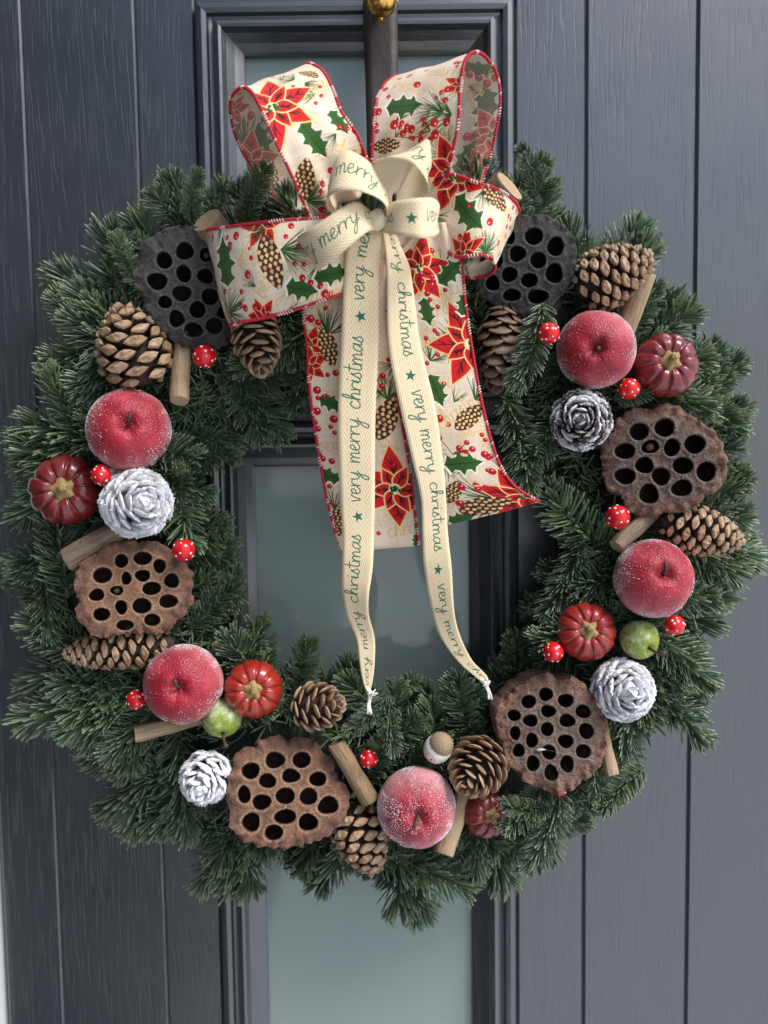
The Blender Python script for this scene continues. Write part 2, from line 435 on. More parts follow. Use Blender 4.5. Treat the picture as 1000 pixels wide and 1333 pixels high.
# pale cloth hanging behind the glass
v, f = [], []
NX = 90
for j in range(2):
    for i in range(NX + 1):
        t = i / NX; x_ = ox0 - .03 + (ox1 - ox0 + .06) * t
        v.append((x_, .040 + .007 * math.sin(t * 23 + .7 * math.sin(t * 9)) + .004 * math.sin(t * 51), (ZB, Zd(535))[j]))
for i in range(NX): f.append((i, i + 1, NX + 2 + i, NX + 1 + i))
hw = obj('shade_panel', mesh('shade_panel', *box(ox0 - .12, ox1 + .12, .12, .14, Zd(540), ZT + .1), mat_plain('shade_panel_dark', (.05, .06, .058), .7), smooth=False)); hw['kind'] = 'structure'  # added dark panel, its colour stands in for shade behind the upper pane
cu = obj('curtain', mesh('curtain', v, f, MCURT))
cu['label'] = 'pale grey-green cloth curtain hanging behind the lower glass of the door'; cu['category'] = 'curtain'
jamb = obj('door_frame', mesh('door_frame', *box(X(-21) - .06, X(-21) - .004, -.012, .04, ZB, ZT, .002), MFRAME, smooth=False))
jamb['label'] = 'pale door frame showing as a sliver at the bottom left corner'; jamb['category'] = 'door frame'

# brass knob of the knocker, and the strap that hangs from it
s0 = sc(.05)
pr = [(0.5, 24), (8, 23), (15, 19), (20, 11), (22, 1), (20, -9), (15, -16), (9, -20), (9, -40), (14, -46), (14, -85)]
v, f = lathe([(r_ * s0, z_ * s0) for r_, z_ in pr], 28)
kn = obj('brass_knob', mesh('brass_knob', v, f, MBRASS), door, facing(496, -2, .045))
v, f = lathe([(.4 * s0, -10 * s0), (2.6 * s0, -7 * s0), (3.6 * s0, -2 * s0), (2.2 * s0, 3 * s0), (5.5 * s0, 6 * s0), (6.5 * s0, 11 * s0), (4 * s0, 15 * s0), (.3 * s0, 16 * s0)], 16)
obj('finial', mesh('finial', v, f, MBRASS), kn, Matrix.Translation((0, -17 * s0, 6 * s0)) @ Matrix.Rotation(R(-90), 4, 'X'))
def strip(E1, E2, nu, nv, bulge=0.0, wr=0.0, pleat=0.0, both=True):
    a, b = crom(E1, nu), crom(E2, nu)
    G = []
    for i in range(nu):
        pa, pb = P(*a[i]), P(*b[i])
        G.append([pa.lerp(pb, j / (nv - 1)) for j in range(nv)])
    if bulge or wr or pleat:
        H = []
        for i in range(nu):
            row = []
            t = (G[min(i + 1, nu - 1)][nv // 2] - G[max(i - 1, 0)][nv // 2])
            nrm = t.cross(G[i][-1] - G[i][0]).normalized()
            for j in range(nv):
                k = j / (nv - 1)
                w_ = wr * (noise.noise(G[i][j] * 45) + .4 * noise.noise(G[i][j] * 110))
                e_ = math.exp(-i / nu / .13) + (math.exp(-(1 - i / nu) / .13) if both else 0)
                w_ += pleat * e_ * math.sin(k * 15.7 + .8 * math.sin(i * .11)) * min(1, 6 * k * (1 - k) + .25)
                row.append(G[i][j] + nrm * (bulge * 4 * k * (1 - k) + w_))
            H.append(row)
        G = H
    return G
def grid_mesh(name, G, mats, uvf=None, flip=False):
    nu, nv = len(G), len(G[0])
    v = [p for r_ in G for p in r_]
    f = []
    for i in range(nu - 1):
        for j in range(nv - 1):
            qd = (i * nv + j, (i + 1) * nv + j, (i + 1) * nv + j + 1, i * nv + j + 1)
            f.append(qd[::-1] if flip else qd)
    me = mesh(name, v, f, mats)
    if uvf:
        ul = me.uv_layers.new(name='UVMap')
        li = np.zeros(len(me.loops), dtype=np.int32); me.loops.foreach_get('vertex_index', li)
        uv = np.array([uvf(k // nv, k % nv) for k in range(nu * nv)], dtype=np.float32)
        ul.data.foreach_set('uv', uv[li].ravel())
    return me
def solid(o, t, back=1):
    md = o.modifiers.new('thickness', 'SOLIDIFY'); md.thickness = t; md.offset = -1; md.material_offset = back; md.use_quality_normals = True
G = strip([(472, -40, .022), (473, 30, .022), (476, 120, .024), (480, 300, .05), (482, 420, .05)], [(517, -40, .022), (517.5, 30, .022), (519, 120, .024), (522, 300, .05), (524, 420, .05)], 30, 5, 0.0, 0.0006)
st = obj('hanging_ribbon', grid_mesh('hanging_ribbon', G, MSTRAP)); solid(st, .0008, 0)
st['label'] = 'dark brown ribbon strap running up behind the bow to the brass knob'; st['category'] = 'ribbon'

# ------------------------------------------------------------------ fir wreath
WC = (495, 690)
wreath = thing('fir_wreath', 'round fir wreath of dark green sprigs hanging on the front door', 'wreath', Matrix.Translation(P(WC[0], WC[1], .035)))
WI = wreath.matrix_world.inverted() if False else Matrix.Translation(-P(WC[0], WC[1], .035))
v, f = [], []
for i in range(96):
    a = 2 * math.pi * i / 96
    for j in range(14):
        b = 2 * math.pi * j / 14
        rr = 345 + 84 * math.cos(b) + 10 * noise.noise(Vector((i * .4, j * .7, 0)))
        v.append(P(WC[0] + rr * math.cos(a), WC[1] - rr * math.sin(a), .036 + .026 * math.sin(b) + .004 * noise.noise(Vector((i * .5, j, 3)))))
f = [(i * 14 + j, ((i + 1) % 96) * 14 + j, ((i + 1) % 96) * 14 + (j + 1) % 14, i * 14 + (j + 1) % 14) for i in range(96) for j in range(14)]
o = obj('base_ring', mesh('base_ring', v, f, MMOSS), wreath, WI)

def sprig_mesh(seed, L=1.0, side=0, dens=1.0):
    """fir sprig one pixel unit = 1/130 of its length; stem along +y, z up to the viewer"""
    rng = random.Random(seed)
    u = 1 / 130.0
    v, f, tipv = [], [], []
    tv, tf = [], []
    def needle(p, dirv, upn, ln, wd):
        b0 = len(v)
        curve = upn * (0.22 * ln) * rng.uniform(.4, 1.3)
        sd = dirv.cross(upn).normalized()
        for i, (t, ww) in enumerate(((0, .45), (.22, .95), (.62, 1.0), (.92, .85), (1.0, .38))):
            c = p + dirv * (ln * t) + curve * (t * t)
            th = .42 * ww * wd
            for (a, b) in ((1, 0), (0, 1), (-1, 0), (0, -1)):
                v.append(c + sd * (a * ww * wd) + upn * (b * th)); tipv.append(t)
        for i in range(4):
            for k in range(4):
                f.append((b0 + i * 4 + k, b0 + i * 4 + (k + 1) % 4, b0 + (i + 1) * 4 + (k + 1) % 4, b0 + (i + 1) * 4 + k))
    def branch(p0, d0, ln, bend, n):
        pts = []
        p, d = p0.copy(), d0.normalized()
        S = 14
        side_ = Vector((d.y, -d.x, 0))
        for i in range(S + 1):
            pts.append(p.copy())
            d = (d + side_ * (bend / S) + Vector((0, 0, rng.uniform(-.02, .02)))).normalized()
            p = p + d * (ln / S)
        a, b = tube(pts, [u * (2.3 - 1.3 * i / S) for i in range(S + 1)], 6)
        o_ = len(tv); tv.extend(a); tf.extend([tuple(o_ + q_ for q_ in fc) for fc in b])
        for i in range(n):
            t = (i + rng.uniform(0, 1)) / n
            x = t * S; k = min(int(x), S - 1)
            c = pts[k].lerp(pts[k + 1], x - k); dd = (pts[k + 1] - pts[k]).normalized()
            sx = Vector((dd.y, -dd.x, 0)).normalized(); uz = sx.cross(dd).normalized()
            az = rng.choice((rng.gauss(6, 8), rng.gauss(174, 8), rng.gauss(24, 9), rng.gauss(156, 9), rng.gauss(6, 8), rng.gauss(174, 8), rng.gauss(52, 12), rng.gauss(128, 12), rng.gauss(80, 14), rng.gauss(100, 14), rng.gauss(-18, 10), rng.gauss(198, 10)))
            az = R(az)
            out = sx * math.cos(az) + uz * math.sin(az)
            ang = R(70 - 34 * max(0, (t - .72) / .28) + rng.gauss(0, 5))
            dv = (out * math.sin(ang) + dd * math.cos(ang)).normalized()
            un = (dd - dv * dd.dot(dv)); un = (un * .6 + uz * .5); un = (un - dv * un.dot(dv)).normalized()
            nl = u * 29 * rng.uniform(.90, 1.10) * (1 - .12 * max(0, (t - .8) / .2)) * (.75 if t < .08 else 1)
            needle(c, dv, un, nl, u * 1.72 * rng.uniform(.88, 1.12))
        for i in range(22):   # fan at the tip
            aa = R(rng.uniform(-62, 62)); bb = R(rng.uniform(-20, 55))
            dd = (pts[-1] - pts[-2]).normalized(); sx = Vector((dd.y, -dd.x, 0)).normalized(); uz = sx.cross(dd)
            dv = (dd * math.cos(aa) + sx * math.sin(aa) + uz * .6 * math.sin(bb)).normalized()
            un = uz - dv * uz.dot(dv); needle(pts[-1] - dd * u * rng.uniform(0, 5), dv, un.normalized(), u * 23 * rng.uniform(.85, 1.1), u * 1.65)
    branch(Vector((0, 0, 0)), Vector((0, 1, 0)), L * .86, rng.uniform(-.5, .5), int(165 * L * dens))
    if side:
        for s in ((1, -1) if side == 2 else (rng.choice((1, -1)),)):
            t = rng.uniform(.22, .42)
            branch(Vector((0, t * L, 0)), Vector((s * .75, .7, .1)), L * rng.uniform(.42, .55), -s * rng.uniform(.0, .4), int(84 * dens))
    me = mesh('fir_sprig', v, f, MNEEDLE); attr(me, 'tip', tipv)
    tw = mesh('twig', tv, tf, MTWIG)
    return me, tw
SPR = [sprig_mesh(100 + i, 1.0, (0, 0, 1, 0, 2, 0, 0, 1, 2, 0, 0, 0)[i]) for i in range(12)]
SIMPLE = [SPR[i] for i in (0, 1, 3, 5, 6, 9, 10, 11)]; FORK = [SPR[i] for i in (2, 4, 7, 8)]
NSPR = [0]
PODC = ((240, 376, 76), (690, 347, 74), (862, 600, 86), (712, 952, 88), (376, 1030, 86), (174, 766, 82))
def clear(bx, by, bd, tx, ty, td):
    for k in range(7):
        t = k / 6; x, y = bx + (tx - bx) * t, by + (ty - by) * t
        if any(math.hypot(x - c[0], y - c[1]) < c[2] for c in PODC): return min(bd, .032), min(td, .036)
    return bd, td
def sprig(bx, by, bd, tx, ty, td, roll=0.0, var=None, rng=random, over=False):
    if not over: bd, td = clear(bx, by, bd, tx, ty, td)
    a, b = P(bx, by, bd), P(tx, ty, td)
    y = (b - a); ln = y.length; y = y.normalized()
    z = (CAM - a); z = (z - y * z.dot(y)).normalized(); x = y.cross(z)
    M = (Matrix((x, y, z)).transposed() @ Matrix.Rotation(roll, 3, 'Y')).to_4x4()
    M = Matrix.Translation(a) @ M @ Matrix.Scale(ln, 4)
    me, tw = rng.choice(SIMPLE) if var is None else var
    o = obj('fir_sprig', me, wreath, WI @ M)
    obj('twig', tw, o); NSPR[0] += 1
def interp(tab, a):
    a = a % 360
    t = sorted(tab); t = [(t[-1][0] - 360, t[-1][1])] + t + [(t[0][0] + 360, t[0][1])]
    for (a0, r0), (a1, r1) in zip(t[:-1], t[1:]):
        if a0 <= a <= a1: return r0 + (r1 - r0) * (a - a0) / (a1 - a0)
OUT = [(0, 500), (15, 512), (22, 528), (29, 500), (35, 508), (40, 490), (44, 516), (54, 519), (61, 505), (69, 538), (80, 500), (100, 500), (109, 517), (118, 539), (125, 517), (133, 525), (139, 552), (148, 531), (155, 490), (160, 482), (167, 492), (174, 497),
       (182, 490), (190, 503), (200, 512), (210, 540), (222, 517), (233, 512), (244, 540), (249, 512), (256, 470), (262, 500), (270, 482), (281, 510), (287, 506), (295, 498), (306, 486), (314, 490), (327, 476), (338, 482), (346, 468), (354, 476)]
INN = [(0, 222), (30, 225), (60, 190), (90, 160), (125, 165), (150, 205), (180, 190), (197, 168), (227, 178), (254, 160), (280, 188), (299, 212), (320, 215), (338, 212)]
def pol(a, r_): return WC[0] + r_ * math.cos(R(a)), WC[1] - r_ * math.sin(R(a))
rs = random.Random(11)
# outer fringe, two layers: tips follow the outline of the photograph
for (a, r_) in OUT:
    tx, ty = pol(a, r_ - (14 if 225 < a < 325 else 2)); ln = rs.uniform(130, 175); da = a + rs.uniform(-24, 24)
    bx, by = tx - ln * math.cos(R(da)), ty + ln * math.sin(R(da))
    sprig(bx, by, rs.uniform(.045, .06), tx, ty, rs.uniform(.025, .05), rs.uniform(-.5, .5), rs.choice(FORK if rs.random() < .6 else SPR), rs)
for k in range(48):
    a = k * 7.5 + rs.uniform(-4, 4); r_ = interp(OUT, a) - rs.uniform(22, 55)
    tx, ty = pol(a, r_); ln = rs.uniform(125, 165); da = a + rs.uniform(-30, 30)
    sprig(tx - ln * math.cos(R(da)), ty + ln * math.sin(R(da)), rs.uniform(.05, .068), tx, ty, rs.uniform(.04, .066), rs.uniform(-.6, .6), rs.choice(FORK if rs.random() < .5 else SPR), rs)
# inner fringe
for k in range(48):
    a = k * 360 / 48 + rs.uniform(-3, 3); r_ = interp(INN, a) + (rs.uniform(-6, 8) if k % 2 else rs.uniform(15, 45))
    tx, ty = pol(a, r_); ln = rs.uniform(105, 140); da = a + 180 + rs.uniform(-42, 42)
    sprig(tx - ln * math.cos(R(da)), ty + ln * math.sin(R(da)), rs.uniform(.045, .062), tx, ty, rs.uniform(.028, .06), rs.uniform(-.6, .6), rs.choice(FORK if rs.random() < .4 else SPR), rs)
# body of the ring
for k in range(142):
    a = k * 360 / 142 + rs.uniform(-2, 2); r_ = 250 + 195 * ((k * .618034) % 1)
    cx, cy = pol(a, r_); ln = rs.uniform(115, 160)
    da = (a if r_ > 350 else a + 180) + rs.gauss(0, 55)
    dx, dy = math.cos(R(da)) * ln / 2, -math.sin(R(da)) * ln / 2
    dd = rs.uniform(.058, .074)
    sprig(cx - dx, cy - dy, dd, cx + dx, cy + dy, dd + rs.uniform(-.004, .014), rs.uniform(-.8, .8), None, rs)
# loose needles between the sprigs
v, f, tipv = [], [], []
for k in range(5200):
    a = rs.uniform(0, 6.2832); b = rs.uniform(-.2, 3.34); rr = 345 + 92 * math.cos(b)
    c = P(WC[0] + rr * math.cos(a), WC[1] - rr * math.sin(a), .040 + .030 * math.sin(b))
    X_, Y_, Z_ = rgt, upv, -fwd
    px_, py_ = WC[0] + rr * math.cos(a), WC[1] - rr * math.sin(a)
    if any(math.hypot(px_ - q_[0], py_ - q_[1]) < q_[2] for q_ in PODC): continue
    th = rs.uniform(0, 6.2832); dv = (X_ * math.cos(th) + Y_ * math.sin(th) + Z_ * rs.uniform(.1, .9)).normalized()
    sd = dv.cross(Z_).normalized(); un = sd.cross(dv); ln = rs.uniform(.010, .016); b0 = len(v)
    for t, ww in ((0, .5), (.3, 1), (.75, 1), (1, .25)):
        for (p_, q_) in ((1, 0), (0, .45), (-1, 0), (0, -.45)):
            v.append(c + dv * ln * t + sd * (p_ * ww * .0009) + un * (q_ * ww * .0009 + .15 * ln * t * t)); tipv.append(t)
    for i in range(3):
        for j in range(4): f.append((b0 + i * 4 + j, b0 + i * 4 + (j + 1) % 4, b0 + (i + 1) * 4 + (j + 1) % 4, b0 + (i + 1) * 4 + j))
me = mesh('loose_needles', v, f, MNEEDLE); attr(me, 'tip', tipv)
o = obj('loose_needles', me, wreath, WI); o['kind'] = 'stuff'
# sprigs the photograph shows lying over ornaments
for (bx, by, bd, tx, ty, td) in ((706, 395, .108, 700, 516, .112), (716, 1005, .085, 672, 1100, .112), (728, 1030, .09, 712, 1148, .10), (716, 1052, .1, 652, 1066, .116),
                                (505, 905, .085, 462, 968, .1), (505, 905, .09, 500, 985, .098), (742, 520, .085, 690, 640, .09), (660, 520, .08, 705, 640, .09),
                                (840, 1000, .08, 770, 1050, .095), (770, 985, .085, 782, 1060, .09), (800, 520, .085, 870, 512, .094), (185, 372, .07, 134, 306, .072), (320, 300, .07, 325, 205, .09),
                                (700, 255, .07, 690, 182, .075), (250, 290, .06, 245, 215, .066)):
    sprig(bx, by, bd, tx, ty, td, rs.uniform(-.3, .3), None, rs, True)

# ------------------------------------------------------------------ lotus pods
def pod(label, org, scale, holes, outline, kind, d, apex=(0, 0), seed=0):
    rng = random.Random(seed)
    T = lambda x, y: (org[0] + x / scale, org[1] + y / scale)
    ol = [T(x, y) for x, y in outline]
    hs = [(T(x, y), a / scale, b / scale) for x, y, a, b in holes]
    cx = sum(p[0] for p in ol) / len(ol); cy = sum(p[1] for p in ol) / len(ol)
    s = sc(d)
    ol = [(x - cx, cy - y) for x, y in ol]
    hs = [((p[0] - cx, cy - p[1]), a, b) for p, a, b in hs]
    # smooth closed outline with a crumpled edge
    K = len(ol); pts = crom([ol[-2], ol[-1]] + ol + [ol[0], ol[1], ol[2]], 260)
    A = np.array([[p[0], p[1]] for p in pts])
    ang = np.unwrap(np.arctan2(A[:, 1], A[:, 0])); rad = np.hypot(A[:, 0], A[:, 1])
    NO = 132
    grid = np.linspace(-math.pi, math.pi, NO, endpoint=False)
    aw = np.arctan2(A[:, 1], A[:, 0]); od = np.argsort(aw)
    rr = np.interp(grid, aw[od], rad[od], period=2 * math.pi)
    cr = np.array([noise.noise(Vector((math.cos(t) * 7, math.sin(t) * 7, seed))) * 2.6 + noise.noise(Vector((math.cos(t) * 19, math.sin(t) * 19, seed + 9))) * 2.4 for t in grid])
    if kind == 'dark' and seed == 2: cr *= .35
    fold = lambda x, y: noise.noise(Vector((x * 6.5, y * 6.5, seed + 2))) + .6 * noise.noise(Vector((x * 13, y * 13, seed + 4)))
    FA = 1.2 if seed == 2 else 1.0 if kind == 'dark' else 1.0
    cr += np.array([3.2 * (0.3 if seed == 2 else 1) * fold(math.cos(t), math.sin(t)) for t in grid])
    rr = rr + cr
    RM = float(rr.mean())
    def rad_at(x, y): return float(np.interp(math.atan2(y, x), grid, rr, period=2 * math.pi))
    depth = RM * .54
    pts, zs, rims, lips, wells = [], [], [], [], []
    def base_z(x, y):
        k = math.hypot(x, y) / rad_at(x, y)
        z = -2.0 * k * k
        e = max(0, (k - .80) / .2)
        z += e * (4.5 * noise.noise(Vector((x * .15, y * .15, seed))) + 3.2 * noise.noise(Vector((x * .34, y * .34, seed))) - 1.5 * e)
        hy = math.hypot(x, y) + 1e-6
        z += 6.5 * (0.3 if seed == 2 else 1) * min(1, max(0, (k - .72) / .25)) * fold(x / hy, y / hy)
        z += 1.3 * noise.noise(Vector((x * .12, y * .12, seed + 5))) + .7 * noise.noise(Vector((x * .33, y * .33, seed + 5)))
        return z, min(1, max(0, (k - .66) / .25))
    def add(x, y, z, rm, lp, we=0):
        wells.append(we); pts.append(Vector((x, y))); zs.append(z); rims.append(rm); lips.append(lp)
    for i, t in enumerate(grid):
        for k_ in (1.0, .97, .935, .90):
            x, y = rr[i] * k_ * math.cos(t), rr[i] * k_ * math.sin(t)
            if k_ < 1 and any(((x - h[0]) / (a * 1.3)) ** 2 + ((y - h[1]) / (b * 1.3)) ** 2 < 1 for h, a, b in hs): continue
            z, rm = base_z(x, y); add(x, y, z - (1.2 if k_ == 1 else 0), rm, .25 if k_ == 1 else 0)
    holefn = []
    for h, a, b in hs:
        ph, e2, e3 = rng.uniform(0, 6.28), rng.uniform(-.05, .05), rng.uniform(-.06, .06)
        z0, rm = base_z(*h)
        tiltx, tilty = rng.uniform(-.25, .25), rng.uniform(-.25, .25)
        dp = depth * rng.uniform(.8, 1.1)
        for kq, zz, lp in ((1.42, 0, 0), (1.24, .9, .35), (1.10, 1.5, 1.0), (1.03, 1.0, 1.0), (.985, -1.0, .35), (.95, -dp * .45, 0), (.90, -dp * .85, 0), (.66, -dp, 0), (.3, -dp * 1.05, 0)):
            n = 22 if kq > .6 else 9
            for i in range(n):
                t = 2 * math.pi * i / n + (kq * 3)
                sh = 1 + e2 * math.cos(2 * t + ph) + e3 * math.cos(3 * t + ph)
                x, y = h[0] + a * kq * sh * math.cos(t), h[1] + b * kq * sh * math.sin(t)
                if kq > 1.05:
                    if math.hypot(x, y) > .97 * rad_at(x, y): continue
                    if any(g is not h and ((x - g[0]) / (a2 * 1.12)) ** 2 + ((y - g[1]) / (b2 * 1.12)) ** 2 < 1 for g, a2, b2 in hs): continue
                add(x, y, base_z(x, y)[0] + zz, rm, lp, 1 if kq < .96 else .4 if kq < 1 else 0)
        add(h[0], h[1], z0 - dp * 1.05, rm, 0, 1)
    step = 3.5
    y = -RM * 1.3
    while y < RM * 1.3:
        x = -RM * 1.3
        while x < RM * 1.3:
            jx, jy = x + rng.uniform(-1, 1), y + rng.uniform(-1, 1)
            if math.hypot(jx, jy) < .875 * rad_at(jx, jy) and not any(((jx - h[0]) / (a * 1.5)) ** 2 + ((jy - h[1]) / (b * 1.5)) ** 2 < 1 for h, a, b in hs):
                z, rm = base_z(jx, jy); add(jx, jy, z, rm, 0)
            x += step
        y += step
    vo, eo, fo, ov, oe, of = delaunay_2d_cdt(pts, [], [], 0, 1e-5)
    src = [o_[0] for o_ in ov]
    v = [Vector((p.x, p.y, zs[src[i]])) for i, p in enumerate(vo)]
    rmv = [rims[k] for k in src]; lpv = [lips[k] for k in src]; wev = [wells[k] for k in src]
    f = []
    for t in fo:
        mx = sum(vo[k].x for k in t) / 3; my = sum(vo[k].y for k in t) / 3
        if math.hypot(mx, my) < rad_at(mx, my) * 1.002:
            f.append(tuple(t))
    # flank down to the stalk
    rings = [(1.0, -1.2), (1.01, -4), (.985, -12), (.95, -26), (.88, -40), (.70, -54), (.42, -66), (.14, -74), (.09, -96)]
    b0 = len(v)
    for q_, (k_, z) in enumerate(rings):
        sh = min(1, max(0, -z / 60))
        for i, t in enumerate(grid):
            r1 = rr[i] * (k_ if q_ < 2 else k_ + .02 * noise.noise(Vector((math.cos(t) * 9, math.sin(t) * 9, z * .1))))
            x, y = r1 * math.cos(t), r1 * math.sin(t)
            zz = z + (base_z(x * .999, y * .999)[0] if q_ < 2 else 0)
            v.append(Vector((x + apex[0] * sh, y + apex[1] * sh, zz))); rmv.append(.9); lpv.append(0); wev.append(0)
    for q_ in range(len(rings) - 1):
        for i in range(NO):
            i2 = (i + 1) % NO
            f.append((b0 + q_ * NO + i, b0 + (q_ + 1) * NO + i, b0 + (q_ + 1) * NO + i2, b0 + q_ * NO + i2))
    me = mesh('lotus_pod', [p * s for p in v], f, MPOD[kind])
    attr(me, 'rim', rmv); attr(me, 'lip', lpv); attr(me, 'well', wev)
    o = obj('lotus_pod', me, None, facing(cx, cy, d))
    if seed == 4:      # a blob of hot glue with a drawn thread
        q_ = lambda x, y, z: Vector((x - cx, cy - y, z)) * s
        gv, gf = tube([q_(697, 977, .5), q_(701, 977, 3), q_(706, 976, 3.2), q_(711, 976, 1.5)], [.8 * s, 2.0 * s, 1.5 * s, .3 * s], 8)
        tv_, tf_ = tube([q_(710, 976, 1.5), q_(735, 980, 3), q_(755, 984, 3.5), q_(772, 986, 3)], .13 * s, 4)
        obj('glue_thread', mesh('glue_thread', gv + tv_, gf + [tuple(len(gv) + i_ for i_ in t_) for t_ in tf_], mat_plain('hot_glue', (.55, .54, .52), .3)), o)
    for k in ({6: (8,), 1: (12,), 3: (4,)}.get(seed, ())):
        h, a, b = hs[k]
        sv, sf = lathe([(.01, 1), (.5, .85), (.8, .5), (.9, 0), (.7, -.6), (.01, -1)], 14)
        obj('seed', mesh('seed', [Vector((h[0] + x * a * .62, h[1] + y * a * .62, -12 + z * a * .8)) * s for x, y, z in sv], sf, mat_plain('lotus_seed', (.16, .10, .065) if kind != 'dark' else (.06, .055, .055), .6)), o)
    o['label'] = label; o['category'] = 'seed pod'; o['group'] = 'dried lotus seed pods wired to the wreath'
PODS = [
 ('charcoal lotus pod at upper left, partly covered by the flat bow loop', (170, 290), 7.143,
  [(326, 381, 68, 76), (507, 289, 80, 76), (497, 487, 66, 76), (690, 495, 74, 64), (263, 567, 88, 76), (480, 662, 86, 70), (733, 675, 76, 76), (330, 748, 62, 56), (620, 798, 72, 78), (432, 890, 68, 78), (583, 985, 84, 68), (773, 937, 80, 74), (700, 308, 60, 62), (845, 812, 46, 52)],
  [(490, 70), (330, 110), (130, 260), (60, 560), (130, 740), (240, 960), (420, 1110), (560, 1165), (720, 1120), (830, 1140), (945, 1020), (960, 900), (930, 600), (870, 350), (760, 160), (620, 100)], 'dark', .092, (-4, 0), 1),
 ('smooth charcoal lotus pod at upper right, beside the small bow loop', (620, 270), 7.143,
  [(315, 285, 50, 65), (533, 288, 80, 76), (727, 387, 72, 86), (387, 433, 72, 72), (573, 498, 74, 72), (205, 485, 46, 66), (312, 612, 70, 70), (717, 622, 78, 86), (493, 672, 76, 64), (157, 682, 66, 68), (333, 798, 84, 56), (570, 820, 96, 62)],
  [(480, 100), (620, 110), (760, 190), (870, 300), (910, 420), (905, 560), (850, 720), (770, 830), (690, 950), (580, 1005), (450, 1000), (300, 950), (100, 830), (10, 740), (10, 600), (60, 430), (150, 270), (260, 150), (380, 110)], 'dark', .095, (5, -3), 2),
 ('brown lotus pod at the right, above the long pine cone', (780, 520), 6.06,
  [(321, 250, 74, 70), (512, 225, 72, 76), (735, 360, 76, 74), (212, 402, 82, 62), (405, 373, 66, 54), (567, 382, 60, 70), (360, 518, 72, 64), (648, 526, 76, 68), (819, 575, 72, 76), (213, 602, 80, 66), (485, 607, 68, 72), (640, 702, 76, 68), (394, 746, 74, 80)],
  [(480, 40), (590, 45), (660, 110), (790, 185), (880, 270), (930, 360), (970, 520), (960, 640), (910, 710), (820, 760), (760, 820), (650, 890), (580, 890), (510, 890), (440, 930), (310, 920), (220, 860), (200, 780), (100, 720), (50, 640), (20, 570), (30, 510), (15, 400), (60, 290), (130, 230), (130, 180), (220, 100), (330, 65), (420, 70)], 'grey', .095, (-4, -3), 3),
 ('lotus pod with nineteen small holes at lower right', (635, 865), 6.25,
  [(327, 311, 62, 56), (470, 244, 56, 58), (635, 288, 66, 54), (776, 372, 62, 54), (208, 430, 58, 46), (344, 467, 58, 52), (491, 382, 62, 50), (646, 452, 64, 54), (218, 574, 44, 58), (482, 529, 54, 56), (800, 528, 60, 64), (356, 627, 50, 60), (633, 618, 62, 54), (249, 714, 50, 54), (497, 714, 60, 58), (774, 693, 58, 60), (366, 811, 54, 62), (643, 799, 54, 68), (514, 877, 54, 66)],
  [(50, 380), (130, 310), (190, 230), (300, 150), (380, 90), (500, 75), (580, 110), (700, 100), (790, 150), (850, 230), (910, 250), (945, 360), (970, 470), (960, 560), (950, 690), (930, 760), (840, 860), (770, 930), (690, 990), (620, 1020), (520, 1035), (430, 1010), (340, 980), (250, 900), (190, 860), (130, 780), (100, 660), (70, 560), (50, 460)], 'grey', .104, (-30, 24), 4),
 ('warm brown lotus pod at the bottom, beside the white frosted cone', (290, 955), 5.714,
  [(200, 269, 70, 60), (384, 196, 76, 62), (589, 201, 68, 64), (328, 347, 66, 54), (506, 316, 68, 54), (714, 347, 64, 56), (153, 440, 48, 66), (286, 500, 70, 58), (463, 462, 72, 62), (640, 473, 68, 64), (790, 543, 78, 66), (208, 641, 70, 66), (463, 612, 80, 56), (636, 658, 72, 64), (378, 720, 70, 56)],
  [(20, 420), (40, 290), (90, 150), (160, 90), (250, 95), (280, 50), (420, 15), (490, 60), (540, 25), (640, 50), (700, 80), (770, 160), (830, 200), (860, 300), (900, 370), (960, 460), (950, 540), (920, 620), (890, 680), (810, 740), (740, 780), (620, 810), (400, 835), (280, 815), (200, 780), (90, 710), (50, 620), (30, 510)], 'brown', .10, (-3, 3), 5),
 ('brown lotus pod at the left, resting on a lying pine cone', (95, 695), 6.25,
  [(250, 330, 74, 66), (397, 215, 54, 56), (565, 197, 74, 56), (700, 263, 50, 60), (436, 360, 38, 56), (565, 340, 60, 50), (797, 388, 62, 60), (206, 490, 58, 52), (362, 458, 50, 40), (636, 448, 74, 56), (396, 595, 46, 60), (558, 590, 74, 66), (770, 558, 76, 56), (244, 648, 64, 56), (425, 742, 68, 44), (640, 708, 64, 52)],
  [(45, 300), (80, 235), (150, 190), (240, 120), (330, 70), (470, 50), (610, 60), (710, 80), (790, 140), (880, 220), (950, 290), (970, 380), (970, 480), (960, 560), (930, 650), (880, 690), (810, 740), (780, 800), (700, 825), (500, 820), (260, 820), (180, 820), (100, 740), (50, 660), (40, 610), (60, 540), (40, 440)], 'brown', .098, (3, 2), 6)]
for p_ in PODS: pod(*p_)

